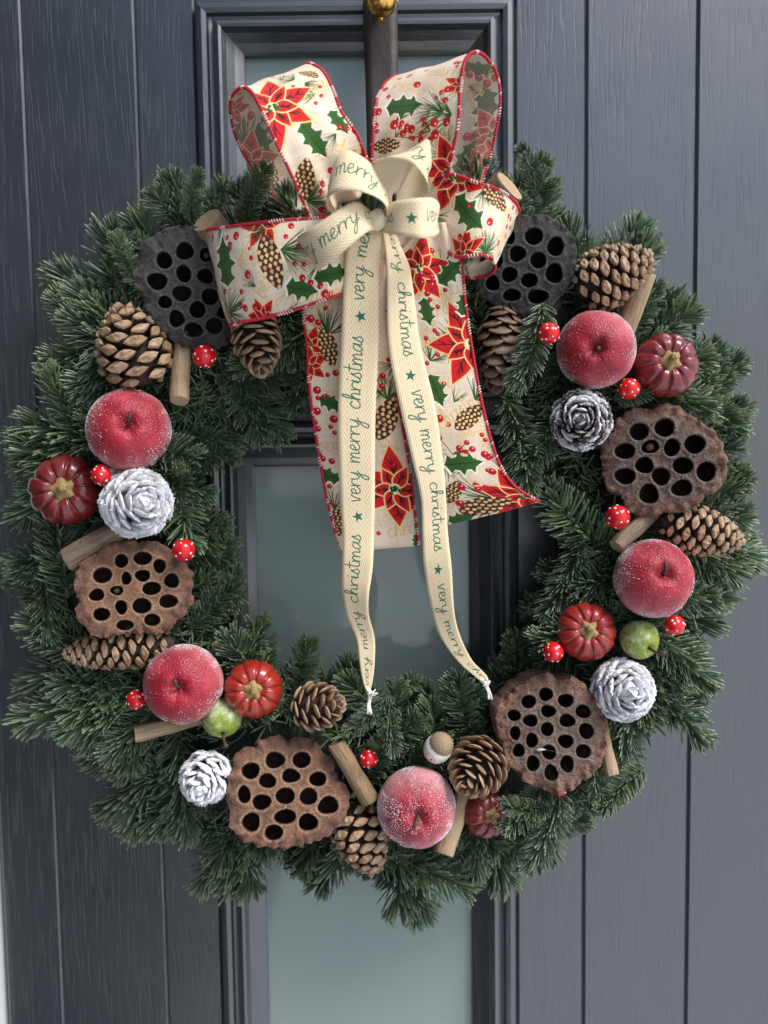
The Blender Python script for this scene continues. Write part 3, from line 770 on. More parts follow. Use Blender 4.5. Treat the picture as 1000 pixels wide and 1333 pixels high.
# ------------------------------------------------------------------ pine cones
def scale_mesh(shape, mat, seed):
    """one cone scale, root at the origin, pointing along +x, z towards the cone's tip; unit length, width and thickness"""
    rng = random.Random(seed)
    if shape == 'rhomb':
        rows = [(0, .22, .10, .10), (.40, .55, .14, .14), (.70, .84, .30, .30), (.88, 1.0, .52, .56), (.96, .90, .40, .52), (1.04, .42, .10, .22)]; end = (1.10, -.06)
    elif shape == 'blade':
        rows = [(0, .25, .10, .10), (.40, .70, .12, .12), (.70, 1.0, .16, .18), (.86, .92, .20, .22), (.96, .62, .16, .16)]; end = (1.05, .02)
    else:
        rows = [(0, .3, .12, .12), (.35, .70, .20, .18), (.55, .92, .28, .26), (.72, 1.02, .36, .32), (.84, 1.0, .40, .36), (.93, .80, .36, .32), (.98, .50, .26, .24)]; end = (1.02, .02)
    v, f, tp = [], [], []
    if shape == 'petal':
        n, K = 14, 12
        for i in range(K + 1):
            t = i / K; x = t
            w_ = 1.04 * min(1, .30 + 1.5 * t) * math.sqrt(max(0.02, 1 - max(0, (t - .55) / .46) ** 2.4))
            th = (.14 + .26 * t) * math.sqrt(max(.03, 1 - max(0, (t - .72) / .29) ** 2.4))
            for k in range(n):
                a = 2 * math.pi * k / n; ca, sa = math.cos(a), math.sin(a)
                lump = .9 * noise.noise(Vector((x * 5 + seed * 7.3, ca * 2.2, sa * 2.2))) + .3 * noise.noise(Vector((x * 11, ca * 5, sa * 5 + seed * 3.1)))
                lump *= min(1, max(0, (t - .25) * 2.2))
                v.append((x * (1 + .05 * lump), ca * w_ * .5 * (1 + .16 * lump), .30 * x * x + .14 * x ** 4 + .12 * ca * ca + sa * th * (1 + .75 * lump))); tp.append(x)
        for i in range(K):
            for k in range(n): f.append((i * n + k, i * n + (k + 1) % n, (i + 1) * n + (k + 1) % n, (i + 1) * n + k))
        f.append(tuple(range(n))[::-1]); f.append(tuple(range(K * n, K * n + n)))
        for i in range(52):
            x, y = rng.uniform(.50, 1.0), rng.uniform(-.5, .5) * (1.0 if rng.random() < .6 else .8)
            if x > .8: y *= math.sqrt(max(.1, 1 - ((x - .8) / .24) ** 2))
            zc = .30 * x * x + .14 * x ** 4 + rng.uniform(-.10, .22) + .2 * abs(y)
            g_ = rng.uniform(.045, .105); b0 = len(v)
            for dx, dy, dz in ((1, 0, 0), (-1, 0, 0), (0, 1, 0), (0, -1, 0), (0, 0, 1), (0, 0, -1)):
                v.append((x + dx * g_ * rng.uniform(.5, 1.1) * .8, y + dy * g_ * rng.uniform(.5, 1.1), zc + dz * g_ * 1.6 * rng.uniform(.5, 1.1))); tp.append(1.25)
            for fc in ((0, 2, 4), (2, 1, 4), (1, 3, 4), (3, 0, 4), (2, 0, 5), (1, 2, 5), (3, 1, 5), (0, 3, 5)): f.append(tuple(b0 + q_ for q_ in fc))
        me = mesh('scale', v, f, mat, smooth=True); attr(me, 'tip', tp)
        return me
    for (x, w_, zt, zb) in rows:
        cz = .34 * x * x - .02
        if shape == 'petal': cz += .10 * x ** 4
        k_ = .60 if shape == 'rhomb' else .72
        ring = [(-1, 0), (-k_, k_), (0, 1.0), (k_, k_), (1, 0), (k_, -k_), (0, -1.0), (-k_, -k_)]
        for (a, b) in ring:
            j = 1 + rng.uniform(-.05, .05) * (3.2 if shape == 'petal' and x > .3 else 1)
            cup = .10 * a * a if shape != 'rhomb' else 0
            v.append((x * j, a * w_ * .5 * j, cz + cup + (zt if b > 0 else zb) * b)); tp.append(x)
    n = 8
    for i in range(len(rows) - 1):
        for k in range(n):
            f.append((i * n + k, i * n + (k + 1) % n, (i + 1) * n + (k + 1) % n, (i + 1) * n + k))
    L = len(rows) - 1
    v.append((end[0], 0, .34 + end[1])); tp.append(1.05)
    for k in range(n): f.append((L * n + k, L * n + (k + 1) % n, len(v) - 1))
    f.append(tuple(range(n))[::-1])
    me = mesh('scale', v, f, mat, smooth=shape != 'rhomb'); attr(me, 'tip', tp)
    return me
def prof(t, k):
    tab = {'egg': [(0, .50), (.12, .86), (.3, 1.0), (.5, .97), (.7, .80), (.88, .52), (1, .22)],
           'long': [(0, .45), (.15, .82), (.35, 1.0), (.6, .92), (.8, .70), (.93, .45), (1, .2)],
           'round': [(0, .55), (.15, .92), (.35, 1.0), (.6, .90), (.8, .64), (.93, .36), (1, .12)]}[k]
    for (a, b), (c, d_) in zip(tab[:-1], tab[1:]):
        if a <= t <= c: return b + (d_ - b) * (t - a) / (c - a)
    return tab[-1][1]
SCALES = {}
def pine_cone(name, label, group, base, tip, wpx, N, shape, mat, pk='egg', open_=(-12, 22, 68), wf=1.2, tf=.5, seed=0, spin=0):
    a, b = P(*base), P(*tip)
    L = (b - a).length; Rm = wpx / 2 * sc((base[2] + tip[2]) / 2)
    rng = random.Random(seed)
    root = thing(name, label, 'pine cone', axis_frame(a, b, spin), group)
    v, f = lathe([(.0005, L * .97), (Rm * .12, L * .93), (Rm * .30, L * .75), (Rm * .50, L * .45), (Rm * .52, L * .25), (Rm * .34, L * .04), (.0005, 0)], 12)
    cm_ = mesh('core', v, f, MCONE[mat] if shape == 'petal' else MCORE)
    attr(cm_, 'tip', [1.3 if k < 36 else .2 for k in range(len(v))])
    obj('core', cm_, root)
    key = (shape, mat)
    if key not in SCALES: SCALES[key] = [scale_mesh(shape, MCONE[mat], 50 + i) for i in range(9 if shape == 'petal' else 5)]
    GA = math.pi * (3 - math.sqrt(5))
    for i in range(N):
        t = (i + .5) / N
        tz = t ** .95
        R_ = Rm * prof(tz, pk)
        z = L * (.03 + .95 * tz)
        al = R(np.interp(tz, (0, .45, 1), open_) + rng.uniform(-4, 4))
        ln = max(R_ * .62, Rm * .36) / max(.45, math.cos(al) if math.cos(al) > .45 else .45) * .95
        ln = min(ln, Rm * .85) * (rng.uniform(.88, 1.12) if shape == 'petal' else 1)
        cell = math.sqrt(2 * math.pi * (R_ * .9 + Rm * .1) * L * 1.05 / N)
        if shape == 'rhomb': wf_, tf_ = wf * 1.06, tf * 1.12
        else: wf_, tf_ = wf, tf
        wd = cell * wf_ * rng.uniform(.90, 1.10); th = cell * tf_ * rng.uniform(.9, 1.1)
        rad = R_ - ln * math.cos(al); z0 = z - ln * math.sin(al) * .9 - .1 * th
        ph = i * GA + rng.uniform(-.05, .05) * (4.5 if shape == 'petal' else 1)
        M = Matrix.Rotation(ph, 4, 'Z') @ Matrix.Translation((rad, 0, z0)) @ Matrix.Rotation(-al, 4, 'Y') @ Matrix.Rotation(rng.uniform(-.16, .16) * (2.2 if shape == 'petal' else 1), 4, 'X') @ Matrix.Diagonal((ln, wd, th, 1))
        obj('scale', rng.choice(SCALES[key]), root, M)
GN, GF = 'brown pine cones wired to the wreath', 'white frosted pine cones wired to the wreath'
pine_cone('pine_cone', 'large open pine cone at upper left above a frosted apple', GN, (186, 503, .082), (157, 396, .098), 98, 58, 'rhomb', 'rhomb', 'egg', (-8, 22, 62), 1.15, .50, 1, .3)
pine_cone('pine_cone', 'pine cone hanging tip down below the flat bow loop', GN, (328, 408, .082), (343, 490, .104), 68, 52, 'blade', 'tan', 'egg', (0, 30, 66), 1.3, .55, 2)
pine_cone('pine_cone', 'dull brown thin-scaled cone right of the bow tails, half hidden by a sprig', GN, (655, 398, .082), (645, 512, .09), 66, 58, 'blade', 'dull', 'long', (25, 48, 72), 1.5, .45, 3)
pine_cone('pine_cone', 'pine cone at upper right lying beside the wooden stick', GN, (748, 380, .086), (852, 334, .098), 82, 84, 'rhomb', 'rhomb', 'egg', (-5, 25, 60), 1.1, .55, 4, .8)
pine_cone('pine_cone', 'long pine cone at the far right pointing out under a brown lotus pod', GN, (858, 677, .082), (968, 707, .09), 68, 80, 'rhomb', 'rhomb', 'long', (0, 30, 60), 1.12, .55, 5, .2)
pine_cone('pine_cone', 'long pine cone lying under the left brown lotus pod', GN, (228, 836, .08), (82, 852, .088), 60, 80, 'rhomb', 'rhomb', 'long', (0, 28, 60), 1.12, .55, 6, .5)
pine_cone('pine_cone', 'small open pine cone at the bottom inner edge of the wreath', GN, (388, 921, .082), (448, 917, .104), 70, 50, 'blade', 'tan', 'round', (0, 34, 66), 1.15, .55, 7, .4)
pine_cone('pine_cone', 'pine cone below the tilted stick at the bottom', GN, (452, 1046, .082), (490, 1138, .094), 76, 58, 'rhomb', 'rhomb', 'egg', (0, 28, 60), 1.1, .55, 8, .1)
pine_cone('pine_cone', 'round pine cone next to the acorn at the bottom', GN, (636, 978, .082), (602, 1028, .122), 84, 62, 'blade', 'tan', 'round', (0, 30, 68), 1.25, .52, 9, .2)
pine_cone('frosted_pine_cone', 'white frosted pine cone facing out at the left like a rose', GF, (170, 656, .078), (192, 652, .126), 100, 84, 'petal', 'snow', 'round', (5, 42, 82), 1.5, .50, 10)
pine_cone('frosted_pine_cone', 'dark brown pine cone dusted with white at the right', GF, (756, 548, .078), (757, 545, .122), 86, 84, 'petal', 'frost', 'round', (5, 42, 82), 1.5, .52, 11)
pine_cone('frosted_pine_cone', 'thickly snowed pine cone at lower right below the green fruit', GF, (802, 896, .08), (826, 901, .124), 90, 70, 'petal', 'snow', 'round', (5, 40, 82), 1.6, .60, 12)
pine_cone('frosted_pine_cone', 'white frosted pine cone at lower left beside a lotus pod', GF, (276, 996, .08), (256, 1036, .118), 76, 76, 'petal', 'snow', 'egg', (5, 40, 80), 1.5, .55, 13)

# ------------------------------------------------------------------ apples and fruit
def apple(label, px, py, r_, d, stalk, seed, frost=3200):
    rng = random.Random(seed); s = sc(d); R_ = r_ * s
    off = ((stalk[0] - px) / r_, (py - stalk[1]) / r_)
    root = thing('frosted_apple', label, 'apple', facing(px, py, d, (off[0] * 1.1, off[1] * 1.1), rng.uniform(0, 6)), 'red frosted apples wired to the wreath')
    pr, pl = [], []
    def surf(th):
        rho = math.sin(th); z = math.cos(th)
        rr = rho * (1 + .04 * math.cos(th))
        zz = z * .92 - .26 * math.exp(-(rho / .20) ** 2) * (1 if z > 0 else .5)
        return rr, zz
    ths = [math.pi * k / 44 for k in range(45)]; ths[0] = .004; ths[-1] = math.pi - .004
    prof_ = [(surf(t)[0] * R_, surf(t)[1] * R_) for t in ths]
    v, f = lathe(prof_, 56, lambda rr, zz, a, k: (rr * (1 + .012 * math.cos(5 * a) + .012 * math.sin(2 * a + seed)), zz * (1 + .015 * math.cos(5 * a + 1))))
    me = mesh('skin', v, f, MAPPLE); attr(me, 'polar', [min(1.4, ths[k // 56]) for k in range(len(v))])
    attr(me, 'frost', [.22 if seed == 5 else 0.0] * len(v)); obj('skin', me, root)
    pts = [Vector((0, 0, R_ * .60)), Vector((R_ * .02, 0, R_ * .78)), Vector((R_ * .08, R_ * .04, R_ * .95)), Vector((R_ * .22, R_ * .10, R_ * 1.05))]
    if seed == 2: pts = [p * Vector((.3, .3, .88)).length if False else Vector((p.x * .3, p.y * .3, p.z * .85)) for p in pts]
    pv, pf = tube(pts, [R_ * .05, R_ * .042, R_ * .04, R_ * .05], 8)
    obj('stalk', mesh('stalk', pv, pf, MSTALK), root)
    gv, gf = [], []
    n = 0
    while n < frost:
        th = math.acos(rng.uniform(-.25, 1)); a = rng.uniform(0, 2 * math.pi)
        dens = (.05 + .95 * min(1, (th / 1.35) ** 3.2) if seed != 5 else .55 + .45 * min(1, th)) * (.55 + 1.5 * noise.noise(Vector((math.cos(a) * math.sin(th) * 3.5, math.sin(a) * math.sin(th) * 3.5, seed * 3.7 + math.cos(th)))))
        n += 1
        if rng.random() > dens: continue
        rr, zz = surf(th)
        c = Vector((rr * math.cos(a), rr * math.sin(a), zz)) * R_ * 1.006
        g_ = s * rng.uniform(.24, .60)
        b0 = len(gv)
        q_ = Matrix.Rotation(rng.uniform(0, 6), 3, Vector((rng.uniform(-1, 1), rng.uniform(-1, 1), rng.uniform(.1, 1))))
        for dv in ((1, 0, 0), (-1, 0, 0), (0, 1, 0), (0, -1, 0), (0, 0, 1), (0, 0, -1)): gv.append(c + q_ @ Vector(dv) * g_)
        for fc in ((0, 2, 4), (2, 1, 4), (1, 3, 4), (3, 0, 4), (2, 0, 5), (1, 2, 5), (3, 1, 5), (0, 3, 5)): gf.append(tuple(b0 + k for k in fc))
    fr = obj('sugar_frost', mesh('sugar_frost', gv, gf, MSUGAR, smooth=False), root); fr['kind'] = 'stuff'
apple('frosted red apple at the upper left, below the large pine cone', 168, 560, 53, .093, (166, 552), 1, 7000)
apple('frosted red apple at the upper right, with a short stub of stalk', 776, 455, 49.5, .097, (776, 453), 2, 6200)
apple('frosted red apple at the right edge above the green fruit', 850, 753, 51, .097, (867, 746), 3, 6500)
apple('frosted red apple at the lower left beside the orange-red pumpkin', 239, 890, 51.5, .098, (232, 896), 4, 7000)
apple('heavily frosted dull red apple at the bottom centre', 542, 1050, 52, .10, (545, 1064), 5, 8500)
def green_fruit(label, px, py, r_, d, tilt, stalk_len, seed):
    s = sc(d); R_ = r_ * s
    root = thing('green_fruit', label, 'fruit', facing(px, py, d, tilt, 1.0), 'small green frosted fruits')
    ths = [math.pi * k / 24 for k in range(25)]; ths[0] = .01; ths[-1] = math.pi - .01
    v, f = lathe([(math.sin(t) * (1 - .10 * max(0, -math.cos(t))) * R_, (math.cos(t) - .22 * math.exp(-(math.sin(t) / .25) ** 2) * (1 if t < 1.5 else 0)) * R_) for t in ths], 32,
                 lambda rr, zz, a, k: (rr * (1 + .03 * math.cos(5 * a)), zz))
    me = mesh('skin', v, f, MGREEN); attr(me, 'polar', [ths[k // 32] for k in range(len(v))]); obj('skin', me, root)
    pv, pf = tube([Vector((0, 0, R_ * .7)), Vector((R_ * .05, 0, R_ * 1.1)), Vector((R_ * .12, 0, R_ * (1.0 + stalk_len * .6))), Vector((R_ * .35, R_ * .1, R_ * (1 + stalk_len)))], [R_ * .09, R_ * .075, R_ * .075, R_ * .12], 8)
    obj('stalk', mesh('stalk', pv, pf, MSTALK), root)
green_fruit('small green frosted fruit at lower left, tucked under a frosted apple', 289, 934, 26, .09, (0.1, -1.15), .7, 1)
green_fruit('small green pear-like frosted fruit at lower right, stalk pointing right', 832, 832, 26, .094, (.75, -.55), .75, 2)

def pumpkin(label, px, py, rx, kind, d, stem, seed, ribs=10, wide=1.0):
    rng = random.Random(seed); s = sc(d); R_ = rx * s
    off = ((stem[0] - px) / rx, (py - stem[1]) / rx)
    root = thing('mini_pumpkin', label, 'pumpkin', facing(px, py, d, (off[0] * 1.3, off[1] * 1.3), rng.uniform(0, 6)), 'small dried red pumpkins')
    ths = [math.pi * k / 36 for k in range(37)]; ths[0] = .01; ths[-1] = math.pi - .01
    def rib(rr, zz, a, k):
        fz = a * ribs / (2 * math.pi) + .12 * noise.noise(Vector((math.cos(a) * 2, math.sin(a) * 2, seed)))
        c = abs((fz % 1) - .5) * 2          # 1 in a crease
        g_ = max(0, (c - .30) / .70) ** 3.2
        top = math.sin(k * math.pi)
        w_ = .030 * noise.noise(Vector((math.cos(a) * 5, math.sin(a) * 5, zz / R_ * 2 + seed))) + .016 * noise.noise(Vector((math.cos(a) * 14, math.sin(a) * 14, rr / R_ * 4 + seed)))
        q_ = 1 - .13 * g_ * (1.25 - .75 * top) + w_
        return rr * q_, zz * (1 - .16 * g_ * (zz > 0))
    v, f = lathe([(math.sin(t) ** .85 * R_, (math.cos(t) * .74 - .30 * math.exp(-(math.sin(t) / .30) ** 2) * (1 if t < 1.6 else .4)) * R_) for t in ths], 120, rib)
    obj('flesh', mesh('flesh', v, f, MPK[kind]), root)
    v, f, nb = [], [], 20
    for i, (k_, z) in enumerate(((.36, .47), (.30, .56), (.20, .60), (.13, .63), (.11, .78), (.12, .82), (.03, .80))):
        for j in range(nb):
            a = 2 * math.pi * j / nb
            lob = 1 + (.28 * math.cos(5 * a + seed) + .15 * noise.noise(Vector((math.cos(a) * 3, math.sin(a) * 3, seed)))) * (1 if i < 3 else .1)
            v.append(((k_ * lob * math.cos(a) + (.05 if i > 3 else 0)) * R_, k_ * lob * math.sin(a) * R_, (z + .05 * noise.noise(Vector((math.cos(a) * 4, math.sin(a) * 4, i + seed)))) * R_))
    for i in range(6):
        for j in range(nb): f.append((i * nb + j, (i + 1) * nb + j, (i + 1) * nb + (j + 1) % nb, i * nb + (j + 1) % nb)[::-1])
    f.append(tuple(range(6 * nb, 7 * nb)))
    obj('calyx', mesh('calyx', v, f, MCALYX), root)
pumpkin('dark red dried pumpkin at the far left', 86, 638, 46, 'dark', .085, (80, 636), 1, 10)
pumpkin('glossy orange-red dried pumpkin at the lower left beside an apple', 330, 897, 38.5, 'orange', .09, (329, 899), 2, 10)
pumpkin('matt red dried pumpkin at lower right beside the green fruit', 763, 822, 38.5, 'red', .092, (768, 820), 3, 11)
pumpkin('burgundy dried pumpkin with curled stem at the upper right', 866, 476, 42, 'wine', .09, (877, 467), 4, 10)
pumpkin('red dried pumpkin mostly hidden under a fir sprig at the bottom', 634, 1058, 33, 'dark', .086, (644, 1064), 5, 10)

def mushroom(label, px, py, r_, d, tilt, seed, stem=18):
    rng = random.Random(seed); s = sc(d); R_ = r_ * s
    root = thing('toadstool', label, 'toadstool', facing(px, py, d, tilt, rng.uniform(0, 6)), 'little red toadstools with white spots')
    prof_ = [(.02, .95), (.35, .90), (.65, .70), (.88, .38), (1.0, 0), (.97, -.22), (.80, -.38), (.3, -.42), (.02, -.42)]
    prof_ = [(p[0], p[1]) for p in crom(prof_, 24)]
    v, f = lathe([(max(.004, a) * R_, b * R_) for a, b in prof_], 28); obj('cap', mesh('cap', v, f, MCAP), root)
    v, f = lathe([(.02 * R_, -.35 * R_), (.42 * R_, -.36 * R_), (.40 * R_, -.8 * R_), (.46 * R_, -.4 * R_ - stem * s), (.02 * R_, -.42 * R_ - stem * s)], 14); obj('stem', mesh('stem', v, f, MSTEM), root)
    sv, sf = [], []
    for (th, n_) in ((0.22, 1), (.72, 4), (1.22, 6)):
        for i in range(n_):
            a = 2 * math.pi * i / n_ + rng.uniform(-.25, .25) + th; t_ = th + rng.uniform(-.1, .1)
            c = Vector((math.sin(t_) * math.cos(a), math.sin(t_) * math.sin(a), math.cos(t_) * .93)); q_ = c.normalized().to_track_quat('Z', 'Y').to_matrix()
            b0 = len(sv); rs_ = R_ * rng.uniform(.085, .135)
            sv.append(c * R_ * 1.0 + q_ @ Vector((0, 0, R_ * .03)))
            for k in range(10): sv.append(c * R_ + q_ @ Vector((rs_ * .8 * math.cos(k * .6283), rs_ * .8 * math.sin(k * .6283), R_ * .018)))
            for k in range(10): sv.append(c * R_ + q_ @ Vector((rs_ * math.cos(k * .6283), rs_ * math.sin(k * .6283), -R_ * .03)))
            for k in range(10):
                k2 = (k + 1) % 10; sf.append((b0, b0 + 1 + k, b0 + 1 + k2)); sf.append((b0 + 1 + k, b0 + 11 + k, b0 + 11 + k2, b0 + 1 + k2))
    obj('white_spots', mesh('white_spots', sv, sf, MWHITE), root)
for (lb, px, py, r_, d_, ti, se) in (
    ('red toadstool below the charcoal pod at upper left, right of the stick', 266, 464, 15, .094, (.1, -.2), 1),
    ('red toadstool with grey stem between the dark pumpkin and the white cone', 132, 618, 14, .106, (-.75, -.25), 2),
    ('red toadstool at the upper right rim of the left brown pod', 239, 716, 15, .10, (.2, .2), 3),
    ('red toadstool left of the lower left apple', 177, 911, 13, .096, (-.3, .1), 4),
    ('red toadstool half under needles at the bottom, right of the tilted stick', 480, 988, 12.5, .09, (.1, -.2), 5),
    ('red toadstool left of the upper right apple, behind a sprig', 715, 434, 14, .124, (.3, -.1), 6),
    ('red toadstool between the upper right apple and the burgundy pumpkin', 819, 506, 14, .10, (-.2, .1), 7),
    ('red toadstool at the lower left of the right brown pod', 804, 673, 16, .10, (.0, .2), 8),
    ('red toadstool beside the matt red pumpkin at lower right', 720, 849, 14, .098, (-.3, -.3), 9),
    ('red toadstool with visible white stem at the right edge below an apple', 878, 814, 14, .10, (.55, -.45), 10),
    ('red toadstool peeping out below the many-holed pod', 726, 1027, 12, .088, (.0, -.5), 11)):
    mushroom(lb, px, py, r_, d_, ti, se, 22 if se in (2, 10) else 16)

# acorn with a painted white body
s = sc(.1)
ac = thing('acorn', 'white painted acorn with a rough tan cup at the bottom centre', 'acorn', facing(573, 971, .098, (.55, .55)))
v, f = lathe([(.3 * s, 6 * s), (14 * s, 5 * s), (18.5 * s, -2 * s), (19 * s, -10 * s), (16 * s, -19 * s), (9 * s, -26 * s), (.3 * s, -28 * s)], 28); obj('body', mesh('body', v, f, MWHITE), ac)
v, f = lathe([(.3 * s, 15 * s), (6 * s, 14 * s), (12 * s, 10 * s), (15.5 * s, 4 * s), (16 * s, -1 * s), (14 * s, -2 * s), (.3 * s, -2 * s)], 24); MC = mat_plain('acorn_cup', (.34, .24, .15), .8, var=.3)
cup = obj('cup', mesh('cup', v, f, MC), ac, Matrix.Translation((0, 0, 3 * s)))
bv, bf = [], []
for i in range(170):
    t = .12 + 1.5 * math.sqrt((i + .5) / 170); a = i * 2.39996
    c = Vector((15.8 * s * math.sin(min(t, 1.57)) * math.cos(a), 15.8 * s * math.sin(min(t, 1.57)) * math.sin(a), 15 * s * math.cos(t)))
    b0 = len(bv); n_ = c.normalized(); x_ = n_.orthogonal().normalized(); y_ = n_.cross(x_)
    for k in range(5): bv.append(c + (x_ * math.cos(k * 1.2566) + y_ * math.sin(k * 1.2566)) * 1.25 * s)
    bv.append(c + n_ * 1.7 * s); bf += [(b0 + k, b0 + (k + 1) % 5, b0 + 5) for k in range(5)]
o = obj('cup_bumps', mesh('cup_bumps', bv, bf, MC, smooth=True), cup); o['kind'] = 'stuff'
def patch(name, lon, lat, rad, mat):
    vv = [(19.4 * s * math.cos(lon + rad * math.cos(t) * 1.3) , 19.4 * s * math.sin(lon + rad * math.cos(t) * 1.3), (lat + rad * 17 * math.sin(t)) * s) for t in np.linspace(0, 2 * math.pi, 16, endpoint=False)]
    vv = [Vector((x * .93, y * .93, z)) if z < -12 * s else Vector((x, y, z)) for x, y, z in vv]
    obj(name, mesh(name, vv, [tuple(range(16))], mat, smooth=False), ac)
patch('face_patch', R(222), -11, .34, mat_plain('peach_paint', (.72, .42, .26), .5))
obj('eye', mesh('eye', *lathe([(.05 * s, .6 * s), (1.0 * s, .4 * s), (1.2 * s, -.4 * s)], 10), MSEAL), ac, Matrix.Translation((19.2 * s * math.cos(R(228)), 19.2 * s * math.sin(R(228)), -11 * s)) @ Vector((math.cos(R(228)), math.sin(R(228)), 0)).to_track_quat('Z', 'Y').to_matrix().to_4x4())

# ------------------------------------------------------------------ wooden sticks
def stick(label, a, b, w0, w1, kind, seed, square=False):
    A_, B_ = P(*a), P(*b); L = (B_ - A_).length; s = sc(a[2])
    root = thing('wooden_stick', label, 'stick', axis_frame(A_, B_), 'short wooden sticks wired to the wreath')
    n, K = 22, 26
    v, f = [], []
    for i in range(K + 1):
        t = i / K; r_ = (w0 + (w1 - w0) * t) / 2 * s
        bx, by = 1.6 * s * noise.noise(Vector((t * 1.7, seed, 0))), 1.6 * s * noise.noise(Vector((t * 1.7, seed, 5)))
        for k in range(n):
            an = 2 * math.pi * k / n
            q_ = 1 + .07 * noise.noise(Vector((math.cos(an) * 1.5, math.sin(an) * 1.5, seed + t * 2))) + .05 * noise.noise(Vector((math.cos(an) * 4, math.sin(an) * 4, seed + t * 5)))
            q_ *= 1 - (.05 if i in (0, K) else 0)
            zz = L * t + (.10 * r_ * math.cos(an + seed) if i in (0, K) else 0)
            v.append((bx + r_ * q_ * math.cos(an), by + r_ * q_ * math.sin(an), zz))
    for i in range(K):
        for k in range(n): f.append((i * n + k, i * n + (k + 1) % n, (i + 1) * n + (k + 1) % n, (i + 1) * n + k))
    obj('shaft', mesh('shaft', v, f, MWOOD[kind]), root)
    for e in (0, K):
        ring = [Vector(p) for p in v[e * n:(e + 1) * n]]; c = sum(ring, Vector()) / n
        vv = ring + [c.lerp(p, .5) for p in ring] + [c + Vector((0, 0, -.4 * s if e else .4 * s))]
        ff = [(k, (k + 1) % n, n + (k + 1) % n, n + k) for k in range(n)] + [(n + k, n + (k + 1) % n, 2 * n) for k in range(n)]
        if not e: ff = [t_[::-1] for t_ in ff]
        obj('cut_end', mesh('cut_end', vv, ff, MCUT), root)
for i, a in enumerate((
    ('upright wooden stick below the charcoal pod at upper left', (237, 436, .070), (234, 522, .090), 22, 24, 'pale', 'x'),
    ('thick wooden stick end behind the flat bow loop at upper left', (310, 345, .075), (270, 286, .098), 38, 40, 'mid', 'x'),
    ('pale wooden stick at upper right between a pine cone and an apple', (806, 452, .08), (842, 356, .098), 27, 24, 'pale', 'x'),
    ('wooden stick under the right brown pod, pointing down left', (850, 665, .078), (803, 712, .094), 22, 22, 'grey', 'x'),
    ('thick grey-brown stick at the left above the left brown pod', (160, 688, .082), (88, 730, .092), 33, 34, 'grey', 'x'),
    ('pale wooden stick under the lower left apple', (275, 932, .076), (176, 956, .094), 17, 22, 'pale', 'x'),
    ('tilted brown stick at the bottom between a lotus pod and a frosted apple', (438, 968, .094), (482, 1044, .096), 24, 25, 'mid', 'x'),
    ('pale wooden stick at the bottom below the round pine cone', (604, 1030, .082), (578, 1112, .098), 22, 27, 'pale', 'x'),
    ('pale thin stick at the right of the many-holed pod', (783, 945, .08), (797, 1010, .094), 16, 19, 'pale', 'x'),
    ('thick wooden stick end behind the small right bow loop', (625, 275, .085), (664, 242, .10), 46, 44, 'mid', 'x'))):
    stick(a[0], a[1], a[2], a[3], a[4], a[5], i + 1)
# ------------------------------------------------------------------ print for the ribbons (painted in numpy)
class Canvas:
    def __init__(self, W, H, bg):
        self.W, self.H = W, H
        self.a = np.empty((H, W, 3), np.float32); self.a[:] = bg
    def _box(self, pts, pad):
        p = np.asarray(pts); x0 = max(0, int(p[:, 0].min() - pad)); x1 = min(self.W, int(p[:, 0].max() + pad) + 2)
        y0 = max(0, int(p[:, 1].min() - pad)); y1 = min(self.H, int(p[:, 1].max() + pad) + 2)
        return x0, x1, y0, y1
    def blend(self, b, cov, col):
        x0, x1, y0, y1 = b; r_ = self.a[y0:y1, x0:x1]; r_ += cov[..., None] * (np.array(col, np.float32) - r_)
    def poly(self, pts, col, alpha=1.0):
        b = self._box(pts, 1); x0, x1, y0, y1 = b
        if x1 <= x0 or y1 <= y0: return
        S = 3
        xs_ = (np.arange((x1 - x0) * S) + .5) / S + x0; ys_ = (np.arange((y1 - y0) * S) + .5) / S + y0
        XX, YY = np.meshgrid(xs_, ys_); ins = np.zeros(XX.shape, bool)
        n = len(pts)
        for i in range(n):
            xa, ya = pts[i]; xb, yb = pts[(i + 1) % n]
            if ya == yb: continue
            c = ((ya > YY) != (yb > YY)) & (XX < (xb - xa) * (YY - ya) / (yb - ya) + xa); ins ^= c
        cov = ins.reshape(y1 - y0, S, x1 - x0, S).mean((1, 3)) * alpha
        self.blend(b, cov, col)
    def line(self, pts, w0, col, w1=None, alpha=1.0):
        w1 = w0 if w1 is None else w1
        b = self._box(pts, max(w0, w1) + 1); x0, x1, y0, y1 = b
        if x1 <= x0 or y1 <= y0: return
        XX, YY = np.meshgrid(np.arange(x0, x1) + .5, np.arange(y0, y1) + .5)
        cov = np.zeros(XX.shape, np.float32); n = len(pts) - 1
        for i in range(n):
            (xa, ya), (xb, yb) = pts[i][:2], pts[i + 1][:2]
            dx, dy = xb - xa, yb - ya; L2 = dx * dx + dy * dy + 1e-9
            t = np.clip(((XX - xa) * dx + (YY - ya) * dy) / L2, 0, 1)
            dd = np.hypot(XX - xa - t * dx, YY - ya - t * dy)
            w_ = w0 + (w1 - w0) * (i + t) / n
            cov = np.maximum(cov, np.clip(w_ / 2 - dd + .5, 0, 1))
        self.blend(b, cov * alpha, col)
    def disc(self, x, y, r_, col, alpha=1.0):
        self.line([(x, y), (x + .01, y)], 2 * r_, col, alpha=alpha)
    def image(self, name):
        im = bpy.data.images.new(name, self.W, self.H)
        px = np.ones((self.H, self.W, 4), np.float32); px[..., :3] = np.clip(self.a, 0, 1)
        im.pixels.foreach_set(px.ravel()); im.update(); im.pack(); return im
